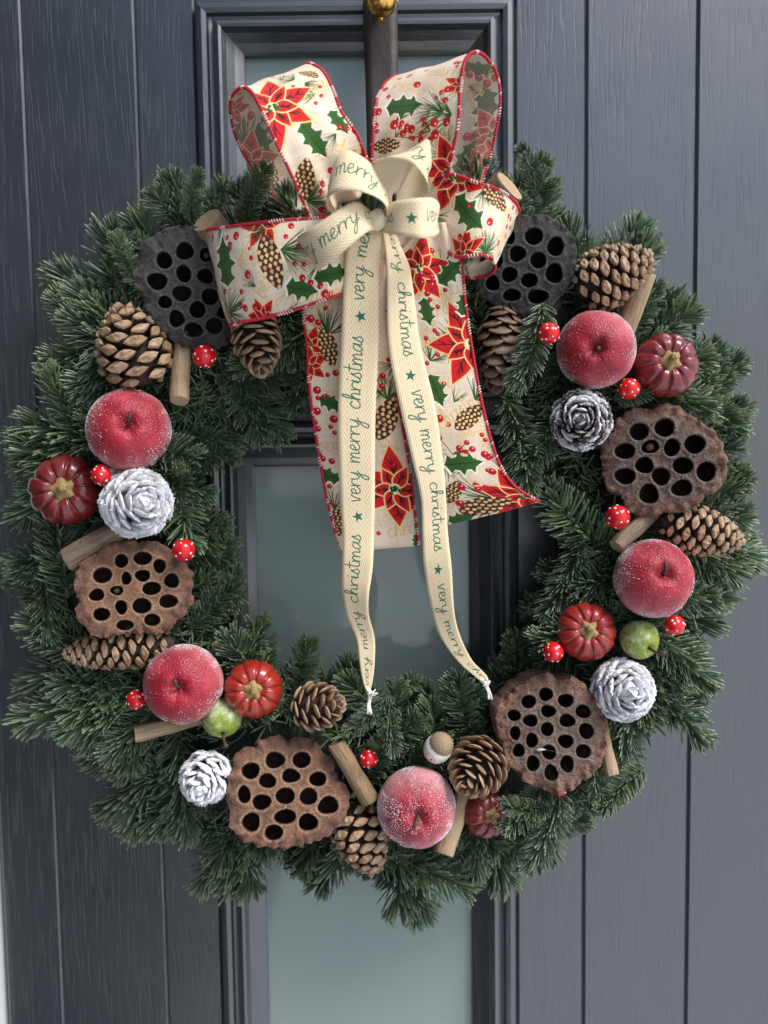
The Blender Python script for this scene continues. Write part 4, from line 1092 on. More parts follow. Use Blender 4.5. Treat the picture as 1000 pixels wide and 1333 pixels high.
GL = {'v': (.85, [[(0, 1), (.28, 0), (.62, 1), (.85, .92)]]),
      'e': (.85, [[(0, .4), (.45, .6), (.5, .9), (.25, 1.02), (.05, .6), (.18, .08), (.5, .02), (.85, .35)]]),
      'r': (.75, [[(.02, 1), (.12, 0), (.14, .55), (.38, .95), (.68, .86)]]),
      'y': (.95, [[(0, 1), (.08, .3), (.35, .08), (.62, .5), (.7, 1), (.64, 0), (.45, -.95), (.15, -.9), (.3, -.3), (.95, .25)]]),
      'm': (1.25, [[(.02, 1), (.1, 0), (.12, .6), (.35, 1), (.52, .75), (.54, 0), (.56, .6), (.8, 1), (.96, .7), (1.0, .05), (1.22, .15)]]),
      'n': (.85, [[(.02, 1), (.1, 0), (.12, .6), (.38, 1), (.56, .7), (.6, .05), (.82, .15)]]),
      'c': (.82, [[(.65, .85), (.38, 1.02), (.06, .6), (.15, .08), (.48, .0), (.82, .25)]]),
      'h': (.9, [[(0, .25), (.32, 1.35), (.3, 1.95), (.12, 1.7), (.1, 0), (.18, .6), (.45, .98), (.6, .65), (.62, .05), (.88, .18)]]),
      'i': (.42, [[(0, .3), (.12, 1), (.14, .1), (.42, .2)], [(.16, 1.45), (.17, 1.5)]]),
      's': (.62, [[(0, .15), (.32, 1.12), (.34, .75), (.5, .3), (.3, 0), (.05, .12)]]),
      't': (.6, [[(.2, 1.9), (.18, .2), (.38, 0), (.6, .2)], [(-.08, 1.28), (.5, 1.34)]]),
      'a': (.88, [[(.65, .88), (.32, 1.02), (.05, .5), (.25, 0), (.58, .5), (.68, 1), (.66, .15), (.88, .15)]]),
      'o': (.8, [[(.4, 1), (.06, .55), (.3, 0), (.65, .45), (.4, 1), (.85, .9)]]),
      'j': (.5, [[(.3, 1), (.26, -.5), (0, -.95), (-.15, -.5), (.5, .2)]]),
      'b': (.8, [[(.05, 1.9), (.08, 0), (.5, .1), (.6, .6), (.3, .95), (.1, .6)]]),
      'g': (.85, [[(.6, .88), (.3, 1), (.05, .5), (.3, .05), (.6, .6), (.62, 0), (.4, -.9), (.1, -.8), (.85, .2)]])}
def text_width(t): return sum(GL[c][0] if c != ' ' else .7 for c in t)
def text(cv, t, x, y, size, ang, w_, col, squash=1.0, flip=1):
    ca, sa = math.cos(ang), math.sin(ang); cx = 0
    for c in t:
        if c == ' ': cx += .7; continue
        for stq in GL[c][1]:
            pl = crom(stq, max(3, len(stq) * 4)) if len(stq) > 2 else stq
            q_ = []
            for p in pl:
                lx, ly = (cx + p[0] + .12 * p[1]) * size * squash, p[1] * size * flip
                q_.append((x + lx * ca - ly * sa, y + lx * sa + ly * ca))
            cv.line(q_, w_, col)
        cx += GL[c][0]
RED, DRED, GREEN, DGREEN, LGREEN, GOLD, BROWN, TAN, BERRY = (.80, .09, .11), (.30, .03, .05), (.20, .36, .13), (.10, .20, .09), (.42, .55, .26), (.84, .70, .44), (.28, .16, .12), (.90, .76, .52), (.72, .05, .10)
OFFW = (.875, .80, .705)
def rot(pts, x, y, s_, ang):
    ca, sa = math.cos(ang), math.sin(ang); return [(x + s_ * (a * ca - b * sa), y + s_ * (a * sa + b * ca)) for a, b in pts]
def petal_pts(ln, w_):
    up = [(t * ln, w_ * math.sin(math.pi * t ** .8) * (1 - .25 * t)) for t in np.linspace(0, 1, 14)]
    return up + [(a, -b) for a, b in up[::-1]]
def poinsettia(cv, x, y, r_, ang, rng):
    for ring, (n, ln, w_, off) in enumerate(((6, 1.0, .27, 0), (6, .60, .17, .5))):
        for i in range(n):
            a = ang + 2 * math.pi * (i + off) / n + rng.uniform(-.12, .12); l_ = ln * rng.uniform(.88, 1.05) if ring == 0 else ln * rng.uniform(.85, 1.1)
            pp = rot(petal_pts(l_, w_), x, y, r_, a)
            cv.poly(pp, RED); cv.line(pp + [pp[0]], r_ * .035, (.93, .78, .50))
            for k in range(9):
                t0 = rng.uniform(.25, .62) * l_; sg = rng.choice((-1, 1))
                cv.line(rot([(t0, 0), (t0 + .16 * l_, sg * .10 * l_)], x, y, r_, a), r_ * .03, DRED, r_ * .01)
            cv.line(rot([(.2 * l_, 0), (.78 * l_, 0)], x, y, r_, a), r_ * .035, DRED, r_ * .01)
    cv.disc(x, y, r_ * .13, (.92, .85, .62))
    for k in range(8):
        a = rng.uniform(0, 6.28); q_ = rng.uniform(.02, .15) * r_
        cv.disc(x + q_ * math.cos(a), y + q_ * math.sin(a), r_ * .042, DGREEN); cv.disc(x + q_ * math.cos(a) - r_ * .01, y + q_ * math.sin(a) + r_ * .012, r_ * .018, LGREEN)
def holly(cv, x, y, ln, ang, rng):
    up = [(-.5, 0), (-.42, .13), (-.36, .27), (-.25, .17), (-.12, .20), (-.05, .36), (.06, .20), (.18, .19), (.25, .31), (.33, .13), (.42, .07), (.56, 0)]
    pts = up + [(a, -b) for a, b in up[-2:0:-1]]
    cv.poly(rot([(a * 1.1, b * 1.14) for a, b in pts], x + ln * .02, y - ln * .02, ln, ang), (.97, .94, .86))
    cv.poly(rot(pts, x, y, ln, ang), GREEN)
    cv.line(rot([(-.5, 0), (.5, 0)], x, y, ln, ang), ln * .02, DGREEN)
    for k in range(8):
        t = -.4 + .1 * k
        for sg in (-1, 1): cv.line(rot([(t, 0), (t + .10, sg * .15)], x, y, ln, ang), ln * .014, DGREEN, ln * .006)
def pcone(cv, x, y, ln, ang, rng):
    w_ = .26
    out = [(-.5, 0)] + [(t, w_ * math.sin(math.pi * (t + .5)) ** .6 * (1 - .25 * (t + .5))) for t in np.linspace(-.48, .48, 14)] + [(.5, 0)]
    out = out + [(a, -b) for a, b in out[-2:0:-1]]
    cv.poly(rot(out, x, y, ln, ang), BROWN)
    row = 0; t = -.44
    while t < .46:
        hw = w_ * math.sin(math.pi * (t + .5)) ** .6 * (1 - .25 * (t + .5)); n = max(1, int(hw * 2 / .105))
        for k in range(n):
            yy = -hw + (k + .5 + (.25 if row % 2 else -.25) * (1 if n > 1 else 0)) * 2 * hw / n
            sx, sy = .056, .043
            cv.poly(rot([(t - sx * .6, yy), (t, yy + sy), (t + sx, yy + sy * .3), (t + sx, yy - sy * .3), (t, yy - sy)], x, y, ln, ang), TAN if rng.random() < .8 else (.78, .62, .40))
        t += .098; row += 1
def pneedles(cv, x, y, ln, ang, rng, n=26, spread=1.15):
    for k in range(n):
        a = ang + rng.uniform(-spread, spread); l_ = ln * rng.uniform(.6, 1.0)
        c = rng.choice((GREEN, DGREEN, DGREEN, (.33, .45, .25)))
        mid = (x + .5 * l_ * math.cos(a), y + .5 * l_ * math.sin(a)); a2 = a + rng.uniform(-.15, .15)
        cv.line([(x, y), mid, (mid[0] + .5 * l_ * math.cos(a2), mid[1] + .5 * l_ * math.sin(a2))], ln * .03, c, ln * .012)
def berry(cv, x, y, r_, rng=None):
    cv.disc(x, y, r_, BERRY); cv.disc(x - r_ * .3, y + r_ * .3, r_ * .25, (.95, .75, .72))
PX = 3.0     # painted pixels per photo pixel
EDGE_V, EDGE_F, EDGE_M = [], [], []
def coil(pts, rad, pitch, thr):
    """stitching wound round the wired edge: red thread with pale flecks"""
    v, f, fm = [], [], []
    L = [0.0]
    for a, b in zip(pts[:-1], pts[1:]): L.append(L[-1] + (b - a).length)
    n = max(8, int(L[-1] / pitch * 7))
    arr = np.array([tuple(p) for p in pts]); Ls = np.array(L)
    cen = [Vector([float(np.interp(L[-1] * i / n, Ls, arr[:, k])) for k in range(3)]) for i in range(n + 1)]
    hx = []
    for i, c in enumerate(cen):
        t = (cen[min(i + 1, n)] - cen[max(i - 1, 0)]).normalized(); a = t.orthogonal().normalized() if i == 0 else (prev_ - t * prev_.dot(t)).normalized()
        prev_ = a; b = t.cross(a); an = 2 * math.pi * i / 7.0
        hx.append(c + (a * math.cos(an) + b * math.sin(an)) * rad)
    v, f = tube(hx, thr, 4, False)
    core_v, core_f = tube(cen, rad * .95, 6, False)
    fm = [1 if noise.noise(Vector((k // 4 * .05, 7.7, 3))) > .14 else 0 for k in range(len(f))]
    o_ = len(v); v = v + core_v; f = f + [tuple(o_ + q_ for q_ in fc) for fc in core_f]; fm += [0] * len(core_f)
    return v, f, fm
bow = thing('printed_bow', 'large wired bow of cream ribbon printed with poinsettias, holly and pine cones', 'bow', Matrix.Translation(P(500, 280, .11)))
BI = Matrix.Translation(-P(500, 280, .11))
def printed(name, E1, E2, motifs, nu=90, nv=23, bulge=0.0, wr=.0015, front=.25, seed=0):
    G = strip(E1, E2, nu, nv, bulge, wr, .0042, name == 'bow_loop'); rng = random.Random(seed)
    mid = nv // 2; dref = sc(.12)
    arc = [0.0]
    for i in range(nu - 1): arc.append(arc[-1] + (G[i + 1][mid] - G[i][mid]).length / dref)
    wid = np.mean([(G[i][-1] - G[i][0]).length for i in range(nu)]) / dref
    W_, H_ = int(arc[-1] * PX), int(wid * PX)
    cv = Canvas(W_, H_, OFFW)
    k = int(front * nu)
    t = G[k + 1][mid] - G[k][mid]; nrm = t.cross(G[k][-1] - G[k][0])
    flip = nrm.dot(CAM - G[k][mid]) < 0
    # pixel -> painted coordinates, over the part of the strip that faces the viewer
    tab, tabb = [], []
    for i in range(nu - 1):
        for j in range(nv):
            n_ = (G[i + 1][j] - G[i][j]).cross(G[i][-1] - G[i][0]) * (-1 if flip else 1)
            p = G[i][j]; r_ = p - CAM; z = r_.dot(fwd)
            (tab if n_.dot(-r_) > 0 else tabb).append((500 + FPX * r_.dot(rgt) / z, 666.5 - FPX * r_.dot(upv) / z, arc[i] * PX, j / (nv - 1) * H_))
    tab = np.array(tab); tabs = [tab, np.array(tabb) if tabb else tab]; side = [0]
    def uvp(x, y):
        tab = tabs[side[0]]
        d2 = (tab[:, 0] - x) ** 2 + (tab[:, 1] - y) ** 2; o_ = np.argsort(d2)[:4]; w_ = 1 / (d2[o_] + .5)
        return tuple((tab[o_, 2:] * w_[:, None]).sum(0) / w_.sum())
    # gold script in the gaps first
    def place(mo):
        kd, x, y, size = mo[:4]; side[0] = 0
        if kd[0] == '<': kd = kd[1:]; side[0] = 1
        ang_px = mo[4] if len(mo) > 4 else 0
        u0 = uvp(x, y); e = 6
        u1 = uvp(x + e * math.cos(R(ang_px)), y - e * math.sin(R(ang_px)))
        a = math.atan2(u1[1] - u0[1], u1[0] - u0[0]); s_ = size * PX
        uu = uvp(x - e * math.sin(R(ang_px)), y - e * math.cos(R(ang_px)))
        hand = (u1[0] - u0[0]) * (uu[1] - u0[1]) - (u1[1] - u0[1]) * (uu[0] - u0[0])
        if kd == 'poin': poinsettia(cv, u0[0], u0[1], s_, a, rng)
        elif kd == 'holly': holly(cv, u0[0], u0[1], s_, a, rng)
        elif kd == 'cone': pcone(cv, u0[0], u0[1], s_, a, rng)
        elif kd == 'needles': pneedles(cv, u0[0], u0[1], s_, a, rng)
        elif kd == 'berry': berry(cv, u0[0], u0[1], s_)
        elif kd == 'bunch':
            for q_ in range(6):
                b_ = a + rng.uniform(-1.1, 1.1); l_ = s_ * rng.uniform(.5, 1.1)
                ex, ey = u0[0] + l_ * math.cos(b_), u0[1] + l_ * math.sin(b_)
                cv.line([u0, ((u0[0] + ex) / 2, (u0[1] + ey) / 2 + 2), (ex, ey)], 2.4, (.2, .16, .1)); berry(cv, ex, ey, PX * rng.uniform(2.4, 4.2))
        else: text(cv, kd, u0[0], u0[1], s_, a, 4.2, GOLD, flip=1 if hand > 0 else -1)
    for q_ in range(int(W_ * H_ / 9000)):   # scattered gold strokes and berries on the parts one hardly sees
        x, y = rng.uniform(0, W_), rng.uniform(0, H_)
        rng.choice((lambda: text(cv, rng.choice(('merry', 'joy', 'being', 'christmas')), x, y, 26, rng.uniform(-.4, .4), 4.0, GOLD),
                    lambda: berry(cv, x, y, rng.uniform(7, 12)), lambda: pneedles(cv, x, y, 80, rng.uniform(0, 6), rng, 18, .8), lambda: holly(cv, x, y, 90, rng.uniform(0, 6), rng)))()
    # clear the visible part where hand-placed motifs go, then paint them
    lim = int(min(W_, tab[:, 2].max() + 20)) if not any(m_[0][0] == '<' for m_ in motifs) else W_
    cv.a[:, :lim] = OFFW
    if len(motifs) and motifs[0][0] == 'keep': motifs = motifs[1:]
    for q_ in range(int(lim * H_ / 24000)):
        x, y = rng.uniform(0, lim), rng.uniform(.08, .92) * H_
        text(cv, rng.choice(('merry', 'joy', 'being', 'christmas')), x, y, rng.uniform(24, 32), rng.choice((0, 1.57, 3.14)) + rng.uniform(-.4, .4), 3.8, (.86, .745, .53))
        if q_ % 2: pneedles(cv, rng.uniform(0, lim), rng.uniform(0, H_), 70, rng.uniform(0, 6), rng, 16, .7)
        berry(cv, rng.uniform(0, lim), rng.uniform(0, H_), rng.uniform(7, 12))
    for mo in motifs: place(mo)
    yy, xx = np.mgrid[0:H_, 0:W_]
    rg = np.random.RandomState(seed)
    weave = .5 * (np.sin(xx * 2 * math.pi / 3.2) * .6 + np.sin(yy * 2 * math.pi / 3.2) * .6) * .035
    slub = rg.normal(0, .022, (H_, 1)) + rg.normal(0, .022, (1, W_)) + rg.normal(0, .02, (H_, W_))
    cv.a *= (1 + weave + slub)[..., None]
    img = cv.image(name + '_print')
    mf, mb = mat_print('printed_ribbon', img), mat_print('printed_ribbon_back', img, 'print')
    me = grid_mesh(name, G, [mf, mb], lambda i, j: (arc[i] / arc[-1], j / (nv - 1)), flip)
    o = obj(name, me, bow, BI); solid(o, .0005, 1)
    ev, ef, em = [], [], []
    for col_ in (0, nv - 1):
        v_, f_, m_ = coil([G[i][col_] for i in range(nu)], 1.8 * dref, 3.6 * dref, .85 * dref)
        b0 = len(ev); ev += v_; ef += [tuple(b0 + q_ for q_ in fc) for fc in f_]; em += m_
    obj('wired_edge', mesh('wired_edge', ev, ef, [MSTITCH, MSTITCHW], True, em), o)
    return G
B = lambda *p: [('berry', x, y, r_) for x, y, r_ in p]
printed('bow_loop',
    [(405, 288, .13), (390, 250, .142), (372, 212, .152), (350, 163, .157), (331, 124, .148), (315, 112, .132), (303, 124, .116), (301, 152, .101), (311, 188, .088), (334, 226, .078), (375, 275, .072), (420, 295, .072)],
    [(487, 245, .12), (478, 208, .128), (464, 174, .134), (444, 143, .136), (430, 108, .126), (415, 88, .112), (399, 82, .097), (392, 95, .085), (402, 135, .077), (425, 185, .072), (450, 230, .068), (475, 262, .068)],
    [('christmas', 435, 196, 9, -20), ('being', 393, 212, 9, -70), ('joy', 405, 120, 11, 20), ('needles', 383, 104, 26, 170), ('needles', 397, 108, 26, -20), ('cone', 402, 96, 36, -15), ('holly', 408, 181, 46, -55), ('holly', 440, 158, 34, -50),
     ('poin', 354, 139, 62, -20), ('needles', 400, 262, 34, 60), ('needles', 400, 262, 30, -10), ('cone', 396, 234, 52, 80)] + B((352, 93, 3), (368, 92, 3), (417, 113, 3), (442, 165, 3.4), (452, 167, 3.4), (464, 170, 4), (474, 198, 4), (472, 205, 5), (430, 222, 4), (418, 250, 3), (420, 273, 4)) + [('<needles', 322, 190, 48, 75), ('<needles', 322, 190, 40, 130), ('<holly', 340, 185, 44, 100), ('<poin', 322, 215, 44, 30), ('<cone', 352, 228, 46, -70), ('<berry', 326, 150, 5), ('<berry', 348, 158, 4), ('<poin', 303, 143, 22, 60), ('<berry', 368, 250, 4)],
    seed=1)
printed('bow_loop',
    [(486, 250, .12), (484, 205, .126), (486, 165, .128), (491, 130, .120), (503, 106, .104), (521, 99, .09), (531, 110, .078), (532, 140, .07), (530, 170, .066), (527, 200, .063), (524, 230, .062), (520, 255, .062)],
    [(578, 250, .122), (588, 205, .14), (597, 160, .15), (600, 112, .15), (604, 82, .145), (617, 68, .131), (635, 76, .113), (648, 100, .098), (651, 135, .088), (645, 175, .082), (636, 212, .077), (625, 245, .074)],
    [('merry', 555, 100, 12, 10), ('christmas', 515, 183, 11, 5), ('joy', 508, 116, 10, 15), ('needles', 577, 147, 42, 150), ('needles', 588, 148, 34, 200), ('needles', 580, 200, 34, 110), ('holly', 525, 138, 48, 0), ('cone', 503, 190, 40, 10),
     ('poin', 585, 220, 46, 110), ('poin', 612, 110, 26, 170), ('bunch', 515, 178, 22, 60), ('bunch', 560, 170, 22, 160)] + B((543, 110, 5), (582, 116, 4), (502, 116, 4), (493, 145, 5), (489, 163, 4), (491, 171, 3), (513, 162, 6), (536, 168, 5), (524, 174, 4), (566, 159, 5), (581, 158, 5), (566, 175, 5), (580, 130, 4), (506, 126, 3), (531, 100, 3), (560, 182, 4), (520, 103, 3)) + [('<holly', 624, 88, 44, -10), ('<holly', 632, 140, 52, 85), ('<poin', 640, 175, 40, 60), ('<holly', 606, 205, 44, 60), ('<merry', 628, 125, 9, 60), ('<berry', 611, 96, 5), ('<berry', 623, 100, 5), ('<berry', 634, 108, 5), ('<berry', 645, 100, 5), ('<berry', 607, 178, 5), ('<poin', 622, 215, 26, 0), ('<joy', 612, 135, 10, 60)],
    seed=2)
printed('bow_loop',
    [(490, 278, .125), (455, 281, .135), (400, 284, .14), (340, 289, .135), (290, 296, .12), (269, 299, .105), (272, 302, .09), (330, 303, .08), (420, 305, .075)],
    [(490, 360, .125), (455, 378, .135), (415, 393, .142), (355, 411, .138), (312, 420, .124), (297, 424, .108), (300, 424, .093), (350, 415, .083), (440, 380, .078)],
    [('being', 345, 390, 12, 80), ('joy', 312, 330, 14, -10), ('joy', 365, 385, 12, -20), ('christmas', 390, 395, 9, 10), ('poin', 340, 282, 34, -40), ('poin', 344, 420, 26, 100), ('needles', 300, 408, 38, 100), ('needles', 300, 408, 30, 30), ('needles', 366, 325, 44, -15), ('needles', 342, 298, 26, -120),
     ('cone', 352, 340, 66, -72), ('cone', 296, 415, 28, -80), ('holly', 293, 342, 54, 95), ('holly', 392, 376, 42, -10), ('holly', 432, 357, 46, 10)] + B((277, 310, 5), (307, 307, 5), (296, 309, 3), (299, 319, 4), (322, 357, 5), (327, 336, 3), (324, 323, 2), (293, 379, 3), (315, 380, 3), (319, 401, 4), (332, 400, 4), (379, 294, 4), (372, 308, 3), (388, 320, 3), (393, 361, 4), (404, 368, 4), (417, 372, 4), (423, 382, 5), (384, 343, 3), (396, 343, 3)),
    seed=3, bulge=.003)
printed('bow_loop',
    [(545, 240, .118), (572, 228, .128), (590, 227, .134), (622, 238, .142), (652, 248, .134), (671, 264, .118), (675, 276, .103), (664, 286, .09), (630, 292, .08), (590, 288, .075)],
    [(560, 300, .118), (588, 332, .13), (603, 334, .138), (624, 332, .142), (637, 335, .136), (644, 343, .122), (640, 354, .107), (625, 360, .094), (605, 360, .085), (585, 345, .08)],
    [('merry', 594, 275, 9, 75), ('joy', 650, 305, 10, -60), ('needles', 632, 330, 34, 75), ('needles', 632, 330, 30, 20), ('needles', 632, 330, 28, 140), ('needles', 628, 248, 22, -80), ('poin', 592, 232, 44, -20), ('poin', 604, 330, 30, 80),
     ('holly', 608, 278, 50, -50), ('cone', 647, 259, 44, -50)] + B((638, 288, 5), (668, 270, 3), (672, 275, 3), (662, 281, 3), (665, 285, 3), (659, 295, 3), (664, 297, 3), (658, 307, 3), (649, 316, 4), (650, 330, 3), (612, 268, 3)),
    seed=4)
printed('bow_tail',
    [(470, 300, .125), (430, 345, .122), (397, 400, .118), (400, 450, .114), (403, 505, .11), (411, 565, .106), (421, 625, .102), (433, 680, .098), (445, 717, .094)],
    [(560, 300, .125), (525, 345, .12), (508, 400, .115), (512, 450, .112), (518, 515, .108), (527, 570, .104), (535, 620, .1), (540, 665, .097), (545, 710, .094)],
    [('joy', 408, 390, 12, 10), ('being', 414, 588, 11, 5), ('christmas', 493, 570, 12, -80), ('christmas', 505, 700, 12, 15), ('needles', 428, 435, 38, 80), ('needles', 428, 435, 32, 150), ('needles', 505, 520, 36, 90), ('needles', 435, 662, 30, 80), ('poin', 404, 452, 30, 20), ('poin', 402, 475, 28, -40),
     ('cone', 428, 452, 50, -80), ('cone', 503, 545, 64, 80), ('cone', 438, 680, 44, 85), ('holly', 430, 524, 34, 160), ('holly', 425, 618, 34, 170), ('holly', 542, 702, 20, 90), ('poin', 514, 636, 60, 95)] + B((404, 415, 5), (414, 420, 4), (424, 401, 3), (437, 485, 4), (427, 488, 3), (413, 508, 5), (422, 516, 3), (414, 518, 3), (413, 535, 5), (435, 545, 5), (431, 555, 3), (436, 563, 3), (409, 549, 4), (414, 558, 4), (420, 597, 4), (432, 600, 4), (432, 655, 3), (498, 489, 4), (497, 503, 4), (493, 694, 3)),
    seed=5, bulge=.002, front=.6)
printed('bow_tail',
    [(510, 290, .126), (508, 350, .122), (514, 420, .118), (525, 500, .114), (541, 580, .110), (560, 640, .110), (582, 684, .108)],
    [(585, 290, .128), (601, 345, .124), (606, 395, .121), (616, 462, .118), (630, 535, .117), (648, 598, .120), (670, 633, .122), (703, 653, .122)],
    [('joy', 575, 395, 14, 25), ('being', 565, 425, 12, 70), ('merry', 590, 492, 12, 185), ('christmas', 575, 560, 12, 40), ('merry', 612, 655, 12, 175), ('needles', 560, 470, 30, 60), ('holly', 556, 405, 34, -80), ('needles', 575, 350, 30, 120), ('cone', 590, 640, 40, 60), ('joy', 635, 640, 12, 0), ('needles', 595, 443, 34, 190), ('needles', 595, 443, 34, 150), ('needles', 618, 520, 34, 30), ('needles', 580, 600, 30, -100), ('needles', 650, 650, 50, 175),
     ('poin', 612, 448, 60, 120), ('poin', 690, 640, 52, 170), ('poin', 545, 350, 48, 10), ('holly', 568, 508, 42, -70), ('holly', 602, 603, 46, 5), ('holly', 585, 355, 40, 40), ('holly', 604, 395, 32, 80), ('holly', 602, 682, 28, 0), ('cone', 611, 543, 50, 40), ('cone', 632, 658, 60, 12), ('bunch', 590, 592, 24, 80), ('bunch', 655, 610, 26, 130)]
    + B((572, 545, 5), (599, 655, 5), (600, 634, 5), (622, 637, 4), (632, 633, 3), (640, 614, 5), (655, 616, 4), (635, 612, 3), (631, 592, 5), (627, 566, 3), (632, 573, 3), (570, 462, 3), (555, 440, 3), (566, 430, 3), (556, 472, 3), (548, 357, 4), (562, 360, 4), (549, 368, 4), (562, 371, 4), (556, 382, 4), (560, 390, 3), (570, 400, 3), (580, 377, 3)),
    seed=6, bulge=.002, front=.6)
# cream cotton bow printed "very merry christmas"
PER = 265.0; CH = 46.0; q = 5.0
INKG = (.20, .41, .32)
cv = Canvas(int(PER * q), int(CH * q), (.885, .805, .66))
yy, xx = np.mgrid[0:cv.H, 0:cv.W]
band = np.floor(yy / (cv.H / 4)); sg = np.where(band % 2 == 0, 1.0, -1.0)
ph = 2 * math.pi * (xx * round(PER * .45 / 3.5) / cv.W + sg * yy / (3.5 * q))
cv.a *= (1 + .085 * np.sin(ph) + np.random.RandomState(3).normal(0, .018, (cv.H, cv.W)))[..., None]
cv.a *= (1 - .05 * (np.abs((yy % (cv.H / 4)) - cv.H / 8) > cv.H / 8 - 2))[..., None]
def star(x, y, r_):
    cv.poly([(x + r_ * (1 if k % 2 == 0 else .42) * math.sin(k * math.pi / 5), y + r_ * (1 if k % 2 == 0 else .42) * math.cos(k * math.pi / 5)) for k in range(10)], INKG)
base_y = CH * q * .42
for xo in (0, PER): star(xo * q, CH * q * .5, 8 * q)
for wd, a, b in (('very', 20, 62), ('merry', 73, 133), ('christmas', 145, 240)):
    sz = 11.5 * q; text(cv, wd, a * q, base_y, sz, 0, 1.55 * q, INKG, squash=(b - a) * q / (text_width(wd) * sz))
CIMG = cv.image('cream_print')
MCF = mat_print('cream_ribbon', CIMG, rough=.9)
MCB = Mat('cream_ribbon_back'); MCB.set(Base_Color=(.70, .61, .45), Roughness=.9); MCB = MCB.m
cbow = thing('cream_bow', 'small cream cotton bow with green very merry christmas lettering on top of the printed bow', 'bow', Matrix.Translation(P(495, 285, .15)))
CI = Matrix.Translation(-P(495, 285, .15))
def cream(name, E1, E2, anchor, tile, sign, top_first, nu=70, nv=9, bulge=0.0, wr=.0004, front=.35):
    G = strip(E1, E2, nu, nv, bulge, wr); mid = nv // 2; dref = sc(.14)
    arc = [0.0]
    for i in range(nu - 1): arc.append(arc[-1] + (G[i + 1][mid] - G[i][mid]).length / dref)
    def px_(p):
        r_ = p - CAM; z = r_.dot(fwd); return 500 + FPX * r_.dot(rgt) / z, 666.5 - FPX * r_.dot(upv) / z
    k = int(front * nu); t = G[k + 1][mid] - G[k][mid]
    flip = t.cross(G[k][-1] - G[k][0]).dot(CAM - G[k][mid]) < 0
    best = min(range(nu // 5, int(nu * (.66 if name == 'bow_loop' else 1))), key=lambda i: (px_(G[i][mid])[0] - anchor[0]) ** 2 + (px_(G[i][mid])[1] - anchor[1]) ** 2)
    a0 = arc[best]
    me = grid_mesh(name, G, [MCF, MCB], lambda i, j: ((sign * (arc[i] - a0) + tile) / PER, 1 - j / (nv - 1) if top_first else j / (nv - 1)), flip)
    o = obj(name, me, cbow, CI); solid(o, .0006, 1)
    return G
MER = 103; VER = 41
cream('bow_loop',
    [(508, 300, .142), (511, 275, .148), (508, 256, .152), (498, 236, .155), (484, 214, .156), (469, 202, .156), (453, 195, .155), (440, 201, .152), (430, 228, .149), (428, 258, .146), (445, 280, .141), (480, 290, .137)],
    [(495, 300, .15), (503, 284, .160), (504, 270, .168), (493, 258, .174), (474, 250, .178), (455, 247, .178), (438, 249, .175), (427, 257, .168), (424, 266, .162), (430, 276, .155), (450, 290, .148), (480, 296, .14)],
    (463, 225), MER, -1, True)
cream('bow_loop',
    [(505, 282, .142), (500, 264, .143), (489, 238, .146), (481, 217, .150), (486, 209, .157), (497, 205, .163), (515, 205, .168), (532, 209, .170), (547, 222, .168), (557, 238, .160), (558, 250, .152), (540, 264, .146), (515, 282, .144)],
    [(515, 280, .142), (510, 257, .141), (522, 232, .140), (533, 213, .141), (538, 204, .146), (545, 191, .152), (554, 181, .157), (559, 182, .161), (561, 195, .163), (562, 214, .158), (559, 222, .150), (541, 214, .142), (516, 254, .140)],
    (548, 196), 50, 1, False, front=.55)
cream('bow_loop',
    [(480, 272, .152), (464, 262, .166), (445, 270, .172), (420, 287, .172), (398, 301, .166), (387, 309, .153), (391, 314, .138), (430, 305, .13), (475, 290, .126)],
    [(492, 300, .152), (482, 300, .166), (463, 314, .172), (442, 332, .172), (424, 346, .166), (414, 353, .153), (418, 353, .138), (450, 332, .132), (490, 302, .128)],
    (440, 298), MER, -1, True, bulge=.001)
cream('bow_loop',
    [(492, 280, .152), (508, 264, .166), (530, 259, .172), (552, 257, .172), (565, 258, .164), (572, 266, .152), (570, 276, .138), (540, 282, .13), (500, 286, .126)],
    [(494, 302, .152), (512, 305, .166), (533, 308, .172), (552, 310, .172), (565, 308, .164), (572, 303, .152), (568, 301, .138), (540, 300, .132), (505, 300, .128)],
    (535, 282), 265, 1, True, bulge=.001)
cream('bow_tail',
    [(470, 290, .146), (455, 312, .148), (449, 350, .142), (444, 450, .134), (440, 540, .128), (443, 650, .12), (446, 700, .117), (445, 740, .115), (445, 770, .114), (452, 803, .112), (464, 832, .11), (468, 862, .108), (472, 885, .107), (477, 902, .107)],
    [(498, 290, .146), (498, 312, .146), (494, 350, .14), (493, 450, .132), (489, 540, .126), (488, 650, .12), (487, 700, .117), (485, 740, .12), (480, 775, .122), (480, 800, .118), (488, 832, .110), (488, 860, .108), (486, 882, .107), (482, 902, .107)],
    (473, 399), 265, -1, True, nu=140)
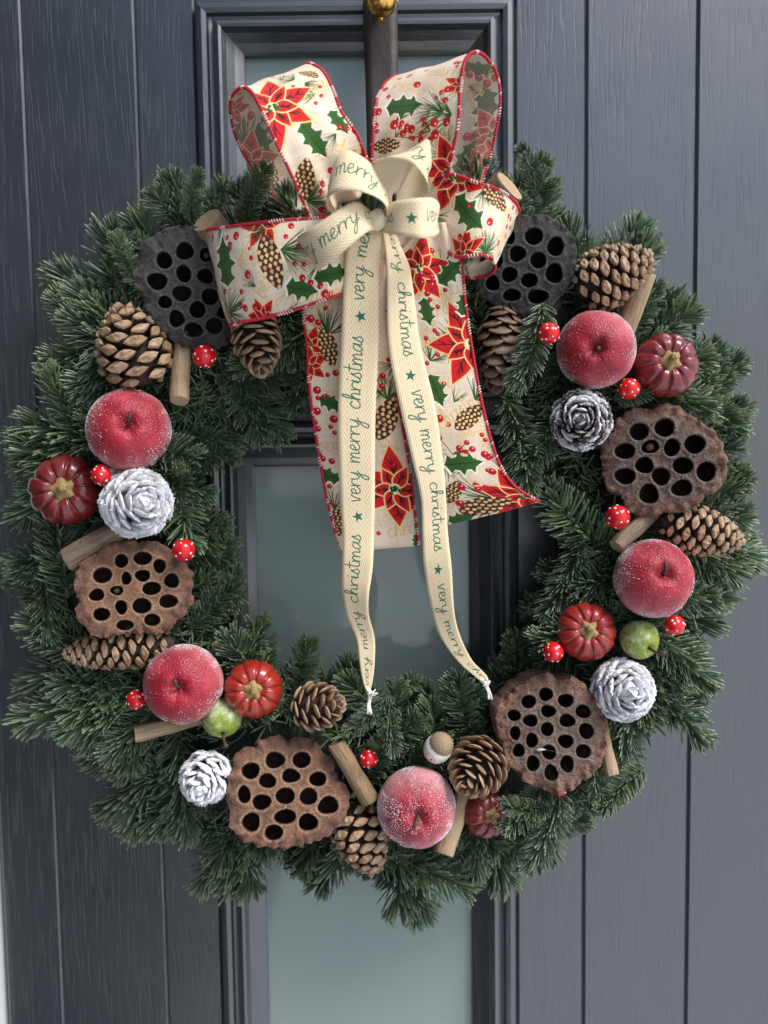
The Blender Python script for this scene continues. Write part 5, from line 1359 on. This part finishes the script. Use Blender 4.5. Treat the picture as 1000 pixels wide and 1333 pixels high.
cream('bow_tail',
    [(496, 290, .148), (502, 320, .148), (504, 350, .144), (506, 450, .136), (521, 530, .13), (537, 600, .124), (548, 650, .121), (550, 700, .12), (552, 740, .118), (563, 800, .115), (574, 830, .113), (597, 862, .11), (622, 884, .108), (630, 892, .108)],
    [(510, 290, .144), (522, 320, .14), (534, 350, .136), (548, 450, .13), (567, 530, .124), (577, 600, .12), (581, 650, .12), (583, 690, .12), (588, 740, .122), (592, 800, .12), (600, 830, .115), (615, 860, .11), (634, 880, .108), (637, 889, .108)],
    (530, 492), 265, 1, False, nu=140)
# knot and frayed ends
v, f = [], []
for i in range(17):
    t = i / 16; z = (t - .5) * 26
    for k in range(20):
        a = 2 * math.pi * k / 20
        rr = 12.5 * max(.08, math.sin(t * math.pi)) ** .45 + 1.3 * math.sin(4 * a + t * 5) * math.sin(t * math.pi) + .8 * noise.noise(Vector((a * 2, t * 5, 1)))
        v.append(Vector((rr * math.cos(a), z, rr * .75 * math.sin(a))) * sc(.15))
f = [(i * 20 + k, (i + 1) * 20 + k, (i + 1) * 20 + (k + 1) % 20, i * 20 + (k + 1) % 20) for i in range(16) for k in range(20)]
obj('knot', mesh('knot', v, f, MCREAMP), cbow, CI @ facing(491, 286, .158, (0, .1), R(-14)))
rf = random.Random(5)
for (pts, w_) in (([(478, 895), (482, 905), (480, 917), (481, 928)], 1), ([(626, 884), (633, 893), (637, 902), (638, 909)], 1)):
    vv, ff = [], []
    for k in range(26):
        jx, jy = rf.uniform(-3.5, 3.5), rf.uniform(-2, 2)
        if k < 6:
            q_ = [(pts[1][0] + jx * .4, pts[1][1] - 6, .108), (pts[1][0] + jx, pts[1][1] + jy, .11), (pts[1][0] + jx + rf.uniform(2, 7), pts[1][1] - rf.uniform(2, 8), .111)]
        else:
            q_ = [(p[0] + jx * (.5 if i < 3 else .9), p[1] + (jy if i == 3 else 0), .108 + rf.uniform(-.001, .001)) for i, p in enumerate(pts)]
        a, b = tube([P(*p) for p in crom(q_, 9)], .9 * sc(.108), 5)
        o_ = len(vv); vv += a; ff += [tuple(o_ + z for z in fc) for fc in b]
    obj('frayed_end', mesh('frayed_end', vv, ff, MFRAY), cbow, CI)
